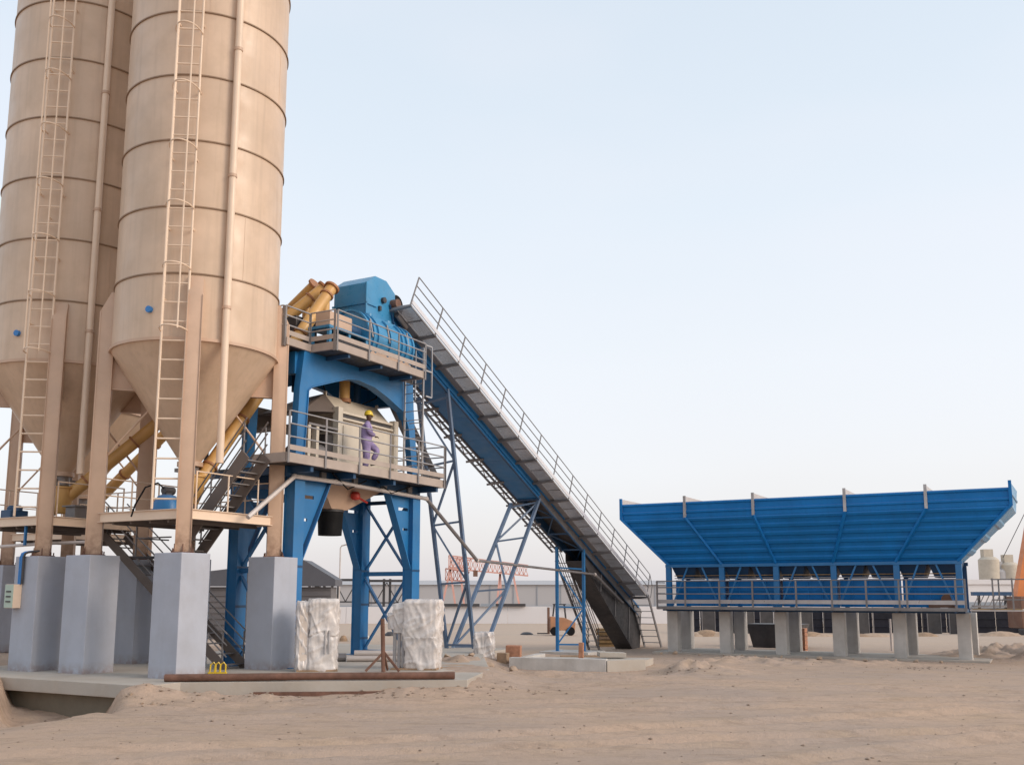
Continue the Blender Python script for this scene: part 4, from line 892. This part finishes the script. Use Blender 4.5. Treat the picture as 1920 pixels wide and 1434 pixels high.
obj('boot', MB().hexa([(-.09, -.16, 0), (.17, -.16, 0), (.17, -.06, 0), (-.09, -.06, 0)], [(-.07, -.155, .12), (.08, -.15, .12), (.08, -.07, .12), (-.07, -.065, .12)]), BLACK, W, bevel=.02)
obj('boot', MB().hexa([(.14, .07, .24), (.38, .07, .28), (.38, .17, .28), (.14, .17, .24)], [(.15, .08, .36), (.30, .08, .36), (.30, .16, .36), (.15, .16, .36)]), BLACK, W, bevel=.02)
W.rotation_euler = (0, 0, math.radians(8)); W.scale = (1.02, 1.02, 1.02)

# ------------------------------------------------------------------ yard things
def ridge(n): return (1-abs(2*n-1))**4
def lumpy(x0, x1, y0, y1, z0, z1, seed, amp=.045, nseg=30, m=None):
    bm = bmesh.new(); bmesh.ops.create_cube(bm, size=1)
    bmesh.ops.subdivide_edges(bm, edges=bm.edges[:], cuts=nseg, use_grid_fill=True)
    sx, sy, sz = x1-x0, y1-y0, z1-z0
    P = np.array([v.co[:] for v in bm.verts]); px, py, pz = P[:, 0]*sx, P[:, 1]*sy, P[:, 2]*sz
    r1 = (1-np.abs(2*vnoise(px*5+pz*2.5+seed, py*5+pz*1.2+40, seed)-1))**3
    r2 = (1-np.abs(2*vnoise(px*3-pz*5+py*2+seed*2, py*4+pz*3+80, seed+5)-1))**4
    r3 = (1-np.abs(2*vnoise(px*11+py*9+60, pz*3.2+30, seed+9)-1))**3
    dis = amp*(r1*.9+r2*.9+r3*.5-.6)
    for i_, v in enumerate(bm.verts):
        p = v.co.copy(); c_ = max(0, abs(p.x)*2+abs(p.y)*2-1.62)
        k = (1-.22*c_)*(1-.10*max(0, abs(p.z)*2-.85)/.15*(1 if p.z > 0 else .3))
        q = Vector((p.x*k*sx, p.y*k*sy, p.z*sz)); d = Vector((p.x*sx, p.y*sy, p.z*sz*.2))
        if d.length > .01: q += d.normalized()*float(dis[i_])
        v.co = Vector(((x0+x1)/2, (y0+y1)/2, (z0+z1)/2))+q
    me = bpy.data.meshes.new('film_wrap'); bm.to_mesh(me); bm.free()
    for p in me.polygons: p.use_smooth = True
    me.materials.append(m or FILM); return me
# clear stretch film over the goods: part of the light passes, part is a milky sheen
fn_ = FILM.node_tree; po = [n_ for n_ in fn_.nodes if n_.type == 'OUTPUT_MATERIAL'][0]; pbs = [n_ for n_ in fn_.nodes if n_.type == 'BSDF_PRINCIPLED'][0]
tr_ = fn_.nodes.new('ShaderNodeBsdfTransparent'); ms_ = fn_.nodes.new('ShaderNodeMixShader'); g2 = fn_.nodes.new('ShaderNodeNewGeometry'); nz = fn_.nodes.new('ShaderNodeTexNoise'); nz.inputs['Scale'].default_value = 2.6; nz.inputs['Detail'].default_value = 5
rg_ = fn_.nodes.new('ShaderNodeMapRange'); rg_.inputs[1].default_value = .35; rg_.inputs[2].default_value = .65; rg_.inputs[3].default_value = .62; rg_.inputs[4].default_value = .88
fn_.links.new(g2.outputs['Position'], nz.inputs['Vector']); fn_.links.new(nz.outputs[0], rg_.inputs[0]); fn_.links.new(rg_.outputs[0], ms_.inputs[0])
fn_.links.new(tr_.outputs[0], ms_.inputs[1]); fn_.links.new(pbs.outputs[0], ms_.inputs[2]); fn_.links.new(ms_.outputs[0], po.inputs['Surface'])
GOODS = mat('packed_cartons', (.62, .53, .46), .8, var=.15, vscale=4, dirt=.3); GOODS2 = mat('packed_pale_goods', (.62, .58, .55), .6, var=.12, vscale=5)
pa = thing('wrapped_package', (-5.10, 26.75, 0), math.radians(12), 'film wrapped tall package next to the right silo pedestal', 'package', 'film wrapped packages')
for (x0, x1, z0, z1, mm) in ((-.22, .12, .05, .58, GOODS), (.14, .42, .05, .60, GOODS2), (-.22, .42, .62, .98, GOODS2), (-.20, .10, 1.0, 1.78, GOODS2), (.12, .44, 1.0, 1.76, GOODS), (-.5, -.3, .05, 1.65, GOODS)): obj('carton', MB().box(x0, x1, -.30, .3, z0, z1), mm, pa)
obj('film_wrap', lumpy(-.27, .50, -.38, .38, .90, 1.86, 3), FILM, pa); obj('film_wrap', lumpy(-.28, .47, -.36, .36, .0, .98, 8), FILM, pa)
obj('film_wrap', lumpy(-.58, -.26, -.3, .3, .0, 1.78, 12), FILM, pa)
for x in (.16, .26): obj('packed_rod', MB().tube([(x, -.38, .45), (x, -.38, 1.05)], .03, 8), FILMG, pa)
obj('pallet', MB().box(-.55, .5, -.38, .38, 0, .045), WOOD, pa)
pb = thing('wrapped_package', (-2.62, 27.35, 0), math.radians(-8), 'film wrapped wide package behind the rusty tripod stand', 'package', 'film wrapped packages')
for (x0, x1, z0, z1, mm) in ((-.16, .60, .05, .44, GOODS), (-.16, .60, .46, .86, GOODS2), (-.18, .20, .9, 1.76, GOODS2), (.22, .62, .9, 1.74, GOODS)): obj('carton', MB().box(x0, x1, -.34, .34, z0, z1), mm, pb)
obj('film_wrap', lumpy(-.25, .70, -.43, .43, .82, 1.84, 5), FILM, pb); obj('film_wrap', lumpy(-.22, .68, -.42, .42, 0, .90, 15), FILM, pb)
obj('film_wrap', lumpy(-.55, -.2, -.3, .35, .95, 1.72, 6), FILM, pb); obj('film_wrap', lumpy(-.72, -.45, -.25, .3, 1.05, 1.48, 16), FILM, pb)
for x in (-.5, -.38, -.27, -.16): obj('packed_rod', MB().tube([(x, -.2, .0), (x, -.2, 1.6)], .05, 8), FILMG, pb)
obj('pallet', MB().box(-.55, .68, -.42, .42, 0, .045), WOOD, pb)
wb = thing('wrapped_drum', (-.95, 34.6, -.25), 0, 'grey plastic wrapped drum standing beside the trestle feet', 'drum')
obj('film_wrap', lumpy(-.33, .33, -.33, .33, 0, .95, 22), FILM, wb)
obj('drum_body', MB().tube([(0, 0, .0), (0, 0, .88)], .27, 24), FILMG, wb)
tp = thing('tripod_stand', (-3.33, 26.4, 0), 0, 'rusty steel tripod stand in front of the wide wrapped package', 'stand')
obj('stand_post', MB().tube([(0, 0, .0), (-.05, 0, 1.35)], .055, 12), RUST, tp)
for (x, y) in ((-.45, -.1), (.42, -.12), (.05, .45)): obj('stand_leg', MB().beam((0, 0, .5), (x, y, .02), .045, .06), RUST, tp)
rp = thing('rusty_pipe', (-4.7, 23.72, .09), 0, 'long rusty steel pipe lying along the slab edge in the foreground', 'pipe')
obj('pipe', MB().tube([(-3.25, -.36, 0), (0, -.02, .01), (3.35, .33, 0)], .085, 20), RUST, rp)
obj('pipe', MB().tube([(-3.1, -.18, .0), (-.5, .16, .0)], .07, 16), RUST, rp)
rb = thing('gap_shadow_strip', (-3.3, 23.52, -.27), math.radians(4), 'dark brown strip standing in for the gap shadow along the foot of the concrete apron', 'plank')
obj('board', MB().box(-2.6, 2.3, -.10, .02, -.04, .05), RUST, rb)  # dark strip put in as the shadow of the gap under the apron
gp_ = thing('pipe_bundle', (-4.2, 30.3, 0), math.radians(4), 'pale grey pipes lying on the slab between the wrapped packages', 'pipes')
for k, (y, z) in enumerate(((0, .09), (.18, .09), (.09, .24))): obj('pipe', MB().tube([(-.7+.1*k, y, z), (1.6, y, z)], .085, 14), PALEPIPE, gp_)
obj('pipe_fittings', MB().tube([(-1.1, .1, .12), (-.75, .1, .12)], .12, 12).box(-1.35, -1.1, .0, .2, 0, .2), GALVD, gp_)
yb_ = thing('yellow_barrier', (-7.45, 25.75, 0), 0, 'small yellow steel hoop stand beside the near pedestal', 'barrier')
for x in (-.12, .0, .13): obj('hoop', MB().tube([(x-.07, 0, 0), (x-.05, 0, .22), (x+.03, 0, .28), (x+.08, 0, .22), (x+.08, 0, 0)], .02, 8), HELM, yb_)
obj('foot_bar', MB().box(-.22, .24, -.05, .05, 0, .04), HELM, yb_)
# curb box and concrete blocks
def wquad(name, pts, z0, z1, m, **k): return slab(name, pts, z0, z1, m, **k)
cu = thing('concrete_curb', (0, 33, -.85), 0, 'low grey concrete foundation curb lying before the conveyor foot', 'curb')
obj('front_wall', MB().prism([(-.1, .35, 0), (3.0, -.55, 0), (3.08, -.25, 0), (.0, .65, 0)], (0, 0, .78)), CONC, cu, bevel=.015)
obj('side_wall', MB().prism([(3.03, -.55, 0), (4.35, .1, 0), (4.2, .35, 0), (3.1, -.25, 0)], (0, 0, .74)), SLAB, cu, bevel=.015)
obj('left_wall', MB().prism([(-.1, .36, 0), (.0, .66, 0), (1.2, 3.6, 0), (.9, 3.7, 0)], (0, 0, .72)), CONC, cu, bevel=.015)
obj('infill', MB().prism([(.05, .68, 0), (3.05, -.2, 0), (4.1, .4, 0), (5.0, 3.0, 0), (1.25, 3.6, 0)], (0, 0, .60)), SLAB, cu)
for (x, y, z, sx, sy, sz, mm, lab, nm) in ((.05, 34.3, -.15, .5, .4, .42, BRICK, 'orange block resting on the left corner of the concrete curb', 'orange_block'),
        (2.35, 34.6, -.2, .16, .16, .55, BRICK, 'short orange post standing behind the concrete curb', 'orange_post'),
        (3.5, 35.8, -.2, .95, .5, .16, SLAB, 'pale flat concrete offcut lying behind the curb', 'concrete_offcut'),
        (-.3, 33.9, -.35, .35, .3, .4, WOOD, 'brown timber offcut at the left end of the curb', 'timber_offcut')):
    o = obj(nm, MB().box(-sx/2, sx/2, -sy/2, sy/2, 0, sz), mm, label=lab, cat=nm.replace('_', ' '), bevel=.02); o.location = (x, y, z); o.rotation_euler = (.02, .03, random.uniform(-.4, .4))
pt = thing('timber_stack', (5.6, 53.5, gz(5.6, 53.5)-.02), math.radians(-8), 'stack of yellow brown shuttering boards behind the conveyor foot', 'timber stack')
for k in range(5):
    for j in range(3): obj('board', MB().box(-1.1+random.uniform(-.08, .08), 1.1+random.uniform(-.08, .08), -.6+j*.42, -.2+j*.42, k*.2, k*.2+.15), YWOOD if k != 2 else WOOD, pt)
pt2 = thing('timber_stack', (2.6, 40.0, gz(2.6, 40.0)), math.radians(10), 'low scatter of dark planks behind the concrete curb', 'planks')
for j in range(4): obj('board', MB().box(-1.2+j*.2, 1.3+j*.1, -.4+j*.25, -.2+j*.25, .0+.03*j, .05+.03*j), WOOD, pt2)
# black skip, pallet of bricks and hose under the bins
sk_ = thing('skip_container', B0 + E2*9.1 + E1*7.5 + Vector((0, 0, -.85)), A, 'dark steel skip seen between the piers under the bins', 'skip')
obj('skip_body', MB().hexa([(-.8, -1.2, 0), (.8, -1.2, 0), (.8, 1.0, 0), (-.8, 1.0, 0)], [(-.9, -1.5, 1.3), (.9, -1.5, 1.3), (.9, 1.3, 1.3), (-.9, 1.3, 1.3)]), DARK, sk_)
br_ = thing('brick_pallet', B0 + E2*7.6 + E1*5 + Vector((0, 0, -.85)), A, 'small pallet of orange bricks between the bin piers', 'bricks')
for k in range(6):
    for j in range(5):
        for i_ in range(2): obj('brick', MB().box(-.3+i_*.3, -.02+i_*.3, -.55+j*.23, -.34+j*.23, k*.2, k*.2+.18), BRICK, br_)
# rubble
def rock_mesh(seed, rr):
    bm = bmesh.new(); bmesh.ops.create_icosphere(bm, subdivisions=2, radius=rr); rn = random.Random(seed)
    dirs = [(Vector((rn.gauss(0,1), rn.gauss(0,1), rn.gauss(0,1))).normalized(), rn.uniform(.45, .8)*rr) for _ in range(9)]
    for v in bm.verts:
        for d, c_ in dirs:
            e = v.co.dot(d)
            if e > c_: v.co -= d*(e-c_)
        v.co.z *= .7
    me = bpy.data.meshes.new('rock'); bm.to_mesh(me); bm.free(); me.materials.append(STONE); return me
rocks = [rock_mesh(k, 1) for k in range(6)]
def rock(x, y, r_, where, i=0):
    o = obj('rock', rocks[i % 6], STONE, label=where, cat='rock', group=where_group); o.location = (x, y, gz(x, y)+r_*.25); o.scale = (r_, r_*random.uniform(.7, 1.1), r_*random.uniform(.6, 1)); o.rotation_euler = (random.random(), random.random(), random.random()*6)
where_group = 'broken concrete lumps left of the curb'
for k in range(9): rock(-1.9+k*.28+random.uniform(-.1, .1), 31.6+random.uniform(-.6, 1.3), random.uniform(.10, .24), 'pale broken concrete lump heaped left of the concrete curb', k)
where_group = 'loose stones along the bin footing'
for k in range(14): 
    p = B0 + E2*(12.5-k*.95+random.uniform(-.3, .3)) - E1*(.9+random.uniform(0, .7)); rock(p.x, p.y, random.uniform(.07, .17), 'pale loose stone lying along the front of the bin footing', k)
where_group = 'stones beside the scour hole'
for k in range(6): rock(-9.0+k*.3+random.uniform(-.1, .1), 21.6+random.uniform(-.5, .4), random.uniform(.04, .08), 'small stone on the sand right of the dark hole', k)
# pebbles: uncountable
pbm = MB(); rn = random.Random(4); ico = [(0,0,1),(.9,0,-.3),(-.45,.78,-.3),(-.45,-.78,-.3)]
for k in range(900):
    y = 10.5 + 32*rn.random()**1.3; x = rn.uniform(-.56, .56)*y; r_ = rn.choice((.008, .010, .012, .015, .024))*(.7+rn.random()); a = rn.random()*6
    s_ = (Vector((x, y, 0))-T0)
    if -11 < x < -.9 and y > 23.2: continue
    zz = gz(x, y) if k < 0 else None
    pbm.f.append(tuple()) if False else None
    pbm.v += [(x, y, r_)]
for k in range(700):
    cx, cy = rn.choice(((-8.2, 21.9), (-5.5, 22.7), (-2.5, 23.2), (-.6, 24.3), (1.2, 30.6), (4.6, 30.6), (9, 37.5), (15, 37), (-12.6, 23.2)))
    pbm.v += [(cx+rn.gauss(0, 1.1), cy+rn.gauss(0, .45), rn.choice((.012, .018, .03, .045)))]
PX = np.array([v[0] for v in pbm.v]); PY = np.array([v[1] for v in pbm.v]); PR = np.array([v[2] for v in pbm.v]); PZ = ground_h(PX, PY)
pb2 = MB()
for x, y, r_, z in zip(PX, PY, PR, PZ):
    a = rn.random()*6; ca, sa = math.cos(a), math.sin(a)
    vs = [(x+r_*(ca*u-sa*v*1.3), y+r_*(sa*u+ca*v*1.3), z+r_*(w*.6+.25)) for u, v, w in ((1,0,0), (0,1,0), (-1,.2,0), (-.1,-1,0), (.1,.1,.9), (0,0,-.6))]
    pb2.add(vs, [(0,1,4), (1,2,4), (2,3,4), (3,0,4), (1,0,5), (2,1,5), (3,2,5), (0,3,5)])
obj('pebbles', pb2, PEB, kind='stuff')

# ------------------------------------------------------------------ background
def far(px, d): return (px-960)/1865.7*d*1.0
# long pale wall
fwl = thing('perimeter_wall', (0, 105, -1.3), 0, 'long low whitish wall crossing the flat ground far behind the conveyor', 'wall')
for k in range(16):
    x0 = far(430, 105)+k*4.2; obj('wall_panel', MB().box(x0, x0+4.17, 0, .25, 0, 1.95+random.uniform(-.05, .05)), FARW, fwl)
fb = thing('long_building', (0, 175, -1.4), 0, 'long low grey building on the horizon behind the red gantry crane', 'building')
obj('wall', MB().box(far(640, 175), far(1290, 175), 0, 12, 0, 4.9), FARB, fb); obj('roof', MB().prism([(far(635, 175), -.4, 4.9), (far(635, 175), 6, 5.7), (far(635, 175), 12.4, 4.9)], (far(1295, 175)-far(635, 175), 0, 0)), FARB, fb)
obj('plinth', MB().box(far(640, 175), far(1290, 175), -.3, -.02, 0, 1.3), FARBL, fb)
for k in range(14): x = far(700, 175)+k*4.1; obj('downpipe', MB().box(x, x+.12, -.1, -.01, 1.3, 4.85), FARBL, fb)
db = thing('dark_barrier_strip', (0, 104.8, 0), 0, 'thin dark horizontal beam along the top of the far white wall', 'beam')
for (a, b, mm) in ((790, 860, DARK), (862, 900, DARK), (903, 930, FARBL), (930, 985, DARK), (1040, 1090, FARBL)): obj('beam', MB().box(far(a, 105), far(b, 105), -.15, .4, .67, .95), mm, db)
# shed
sh = thing('gable_shed', (0, 62, -.9), 0, 'dark grey gable roofed shed behind the silo pedestals and wrapped package', 'shed')
xa, xb_ = far(395, 62), far(632, 62); xr = far(572, 62)
obj('wall', MB().box(xa, xb_-.3, .3, 2.3, 0, 3.3), SHEDW, sh)
for k in range(9): obj('wall_rail', MB().box(xa, xb_-.3, .24, .298, .3+k*.35, .36+k*.35), SHEDW, sh)
obj('roof', MB().prism([(xa-3, 0, 3.9), (xr, 0, 4.95), (xb_, 0, 3.75), (xb_, 0, 3.35), (xa-3, 0, 3.35)], (0, 2.6, 0)), SHEDR, sh)
obj('door', MB().box(far(585, 62), far(605, 62), .2, .235, 0, 2.4), DARK, sh)
# dark scaffold frames
def scaffold(pxs, d, ztop, label):
    S = thing('scaffold_frame', (0, d, -1.3), 0, label, 'scaffold', 'dark scaffold frames behind the tower')
    for p in pxs:
        for o_x in (-.34, .34): obj('upright', MB().box(far(p, d)+o_x-.13, far(p, d)+o_x+.13, 0, .25, 0, ztop+1.5), DARK, S)
    for a, b in zip(pxs[:-1], pxs[1:]):
        obj('top_bar', MB().box(far(a, d), far(b, d), -.06, -.005, ztop+1.15, ztop+1.42), DARK, S); obj('low_bar', MB().box(far(a, d), far(b, d), -.06, -.005, ztop-1.2, ztop-1.05), DARK, S)
        obj('diagonal', MB().beam((far(a, d), -.1, ztop+1.1), ((far(a, d)+far(b, d))/2, -.1, ztop-1.1), .10), DARK, S); obj('diagonal', MB().beam((far(b, d), -.1, ztop+1.1), ((far(a, d)+far(b, d))/2, -.1, ztop-1.1), .10), DARK, S)
scaffold((632, 672), 112, 3.5, 'dark scaffold frame just right of the gable shed')
scaffold((688, 728, 768), 112, 3.4, 'dark scaffold frame seen between the tower columns')
scaffold((590, 606), 112, 3.3, 'narrow dark scaffold frame behind the gable shed')
lp = thing('lamp_post', (far(640, 85), 85, -1.2), 0, 'thin pale lamp post rising right of the gable shed', 'lamp post')
obj('pole', MB().tube([(0, 0, 0), (0, 0, 7.0), (.1, 0, 7.2), (.5, 0, 7.3)], .06, 8), PALEPIPE, lp); obj('lamp_head', MB().box(.4, .9, -.1, .1, 7.22, 7.34), PALEPIPE, lp)
# gantry crane
GC = thing('gantry_crane', (0, 150, -1.4), 0, 'faded red lattice gantry crane far away behind the conveyor trestles', 'gantry crane')
def lat(x0, z0, x1, z1, y, h, n_, parent, nm):
    mb = MB(); p = Vector((x0, y, z0)); q = Vector((x1, y, z1)); u = Vector((0, 0, h))
    mb.beam(p, q, .22).beam(p+u, q+u*.8, .22)
    for k in range(n_): a, b = p.lerp(q, k/n_), p.lerp(q, (k+1)/n_); uu = u*(1-.2*k/n_); mb.beam(a, b+uu, .10).beam(a+uu, b, .10).beam(a, a+uu, .10)
    obj(nm, mb, CRANE, parent)
f_ = lambda p: far(p, 150)
lat(f_(842), 7.1, f_(990), 6.0, 0, 1.9, 18, GC, 'main_girder'); lat(f_(835), 5.4, f_(880), 5.2, 1.5, 1.7, 6, GC, 'cross_girder'); lat(f_(842), 7.3, f_(880), 7.2, 3, 1.5, 6, GC, 'rear_girder')
for (a, za, b) in ((845, 7.0, 826), (863, 7.0, 874), (938, 6.6, 930), (938, 6.6, 941), (962, 6.2, 978), (845, 7.0, 858)): obj('crane_leg', MB().beam((f_(a), .3, za), (f_(b), .3, 0), .28), CRANE, GC)
obj('trolley', MB().box(f_(888), f_(896), -.4, .8, 5.9, 6.8), ORB, GC)
# forklift
FKO = mat('forklift_paint', (.44, .21, .11), .6, var=.15, dirt=.4)
FK = thing('forklift', (far(1052, 70), 70, gz(far(1052, 70), 70)), 0, 'small orange forklift parked far off behind the bright blue trestle', 'forklift')
obj('body', MB().prism([(-.8, 0, .35), (.9, 0, .35), (.95, 0, .9), (.2, 0, 1.2), (-.8, 0, 1.3)], (0, 1.1, 0)), FKO, FK, bevel=.04)
obj('overhead_guard', MB().beam((-.6, .1, 1.3), (-.5, .1, 2.1), .07).beam((.3, .1, 1.1), (.2, .1, 2.1), .07).beam((-.6, 1, 1.3), (-.5, 1, 2.1), .07).beam((.3, 1, 1.1), (.2, 1, 2.1), .07).box(-.6, .3, 0, 1.1, 2.1, 2.16), DARK, FK)
for x in (-.5, .6): obj('wheel', MB().tube([(x, -.08, .3), (x, .18, .3)], .3, 18), BLACK, FK); obj('wheel', MB().tube([(x, .95, .3), (x, 1.2, .3)], .3, 18), BLACK, FK)
obj('mast', MB().box(-.98, -.84, .1, .2, .1, 1.9).box(-.98, -.84, .9, 1.0, .1, 1.9).box(-.98, -.84, .2, .9, 1.0, 1.1), ORB, FK); obj('fork', MB().box(-1.7, -.98, .2, .3, .1, .16).box(-1.7, -.98, .8, .9, .1, .16), DARK, FK)
# black sheet fence behind the bins
fn = thing('sheet_fence', (0, 78, -1.15), 0, 'black sheet fence standing behind the piers of the blue bins', 'fence')
for k in range(18):
    x0 = far(1262, 78)+k*1.9; obj('fence_panel', ribbed((x0, 0, 0), (x0+1.85, 0, 0), (x0, 0, 2.02+.05*random.random()), (x0+1.85, 0, 2.02), (0, -1, 0), [(.3, .03), (.6, .03)], .05), FENCE, fn, smooth=0)
    if k % 2 == 0: obj('fence_post', MB().box(x0-.04, x0+.04, -.12, -.06, 0, 2.1), GALVD if k % 4 == 0 else DARK, fn)
for k in range(7):
    x = far((1330, 1405, 1440, 1510, 1610, 1735, 1765)[k], 74)+random.uniform(-.3, .3)
    o = thing('formwork_panel', (x, 74+random.uniform(-1, 1), gz(x, 74)), random.uniform(-.1, .1), 'dark steel formwork panel by the black fence, '+('seen left of the brick pallet', 'seen just right of the brick pallet', 'seen right of the steel skip', 'seen near the third pier gap', 'seen near the fourth pier gap', 'seen in the fifth pier gap', 'nearest the right end of the bins')[k], 'formwork panel', 'formwork panels by the black fence')
    obj('sheet', MB().box(-.45, .45, 0, .06, 0, 1.9), DARK, o); obj('edge_rail', MB().box(-.5, -.455, -.02, .08, 0, 1.95).box(.455, .5, -.02, .08, 0, 1.95), GALVD, o)
for k in range(9):
    x = far((1300, 1318, 1335, 1500, 1520, 1600, 1625, 1720, 1860)[k], 68); hh = .35 if k > 2 else .5
    o = obj('scrap_pile', MB().lathe([(1.1, 0), (.85, hh*.5), (.4, hh*.9), (0, hh)], 11), WOOD if k % 2 else STONE, label='low pile of scrap before the black fence, '+('leftmost of three small ones', 'middle of three small ones', 'rightmost of three small ones', 'left of the fourth pier', 'touching the fourth pier', 'left of the thin white pipe', 'right of the thin white pipe', 'in the last pier gap', 'beyond the right end of the bins')[k], cat='scrap pile', group='scrap piles before the black fence'); o.location = (x, 68, gz(x, 68)-.05); o.scale = (random.uniform(.8, 1.5), .7, random.uniform(.7, 1.2))
# pale building, silos and crane at the right
rbld = thing('pale_building', (far(1790, 190), 190, -1.5), 0, 'pale flat roofed building far right behind the bins', 'building')
obj('wall', MB().box(0, 26, 0, 10, 0, 5.2), FARW, rbld); obj('roof_edge', MB().box(-.2, 26.2, -.3, 10, 5.2, 6.1), FARW, rbld); obj('plinth', MB().box(0, 26, -.15, -.01, 0, 1.9), FARBL, rbld)
for (p, w, zt, lab, mm) in ((1847, 2.2, 11.8, 'cream silo with a square head at the left of the far right group', HAYSILO), (1866, 1.6, 8.7, 'short grey silo between the two cream silos far right', FARB), (1884, 2.1, 10.4, 'cream silo at the right of the far right group', HAYSILO)):
    s_ = thing('distant_silo', (far(p, 260), 260, -1.5), 0, lab, 'silo', 'distant silos at the right edge'); w *= 1.15
    obj('barrel', MB().lathe([(w, 0), (w, zt-1.2+1.5), (w*.7, zt-.5+1.5), (0, zt-.3+1.5)], 20), mm, s_); obj('head_box', MB().box(-w*.6, w*.35, -w*.4, w*.4, zt+.9, zt+3.0), mm, s_)
gt = thing('gantry_catwalk', (far(1815, 95), 95, -1.2), 0, 'grey pipe catwalk crossing behind the bin landing', 'catwalk')
obj('girder', MB().box(0, 6, 0, .6, 3.0, 3.35), NAVY, gt); obj('catwalk_floor', MB().box(0, 6, 0, .6, 1.9, 2.1), GALVD, gt); 
for x in (.5, 3, 5.5): obj('catwalk_leg', MB().box(x, x+.2, .2, .4, 0, 3.0), DARK, gt)
for k in range(12): obj('catwalk_brace', MB().beam((k*.5, .1, 2.1), (k*.5+.5, .1, 3.0), .07), GALVD, gt)
CRN = thing('crawler_crane', (far(1921, 70), 70, -1.1), 0, 'orange and brown crane cut off by the right edge of the photo', 'crane')
obj('machine_body', MB().box(-.75, 2.6, 0, 2, .7, 2.9), ORB, CRN, bevel=.05); obj('track', MB().box(-.9, 3, -.3, .4, 0, .7), DARK, CRN, bevel=.1)
obj('boom', MB().hexa([(-.72, .5, 2.9), (.5, .5, 2.9), (.5, 1.2, 2.9), (-.72, 1.2, 2.9)], [(.9, .6, 9.5), (1.5, .6, 9.5), (1.5, 1.1, 9.5), (.9, 1.1, 9.5)]), ORANGE, CRN)
obj('hoist_cable', MB().tube([(-1.35, .8, 5.6), (.7, .8, 9.2)], .025, 6), DARK, CRN)
# scattered far things on the flat
for (p, d, w, h, mm, lab) in ((737, 70, .5, .3, DARK, 'small dark object on the far sand right of the wide package'), (987, 72, .5, .2, DARK, 'dark flat object lying on the far sand under the conveyor'), (683, 60, .6, .45, CREAM, 'pale debris lump on the sand between the tower columns'), (650, 60, .25, .35, WOOD, 'small dark debris stack behind the first wrapped package'), (1145, 62, 1.0, .4, STONE, 'grey rubble heap beside the timber boards')):
    o = obj('debris', MB().lathe([(w, 0), (w*.9, h*.5), (w*.5, h), (0, h*1.1)], 9), mm, label=lab, cat='debris'); x = far(p, d); o.location = (x, d, gz(x, d)-.03)
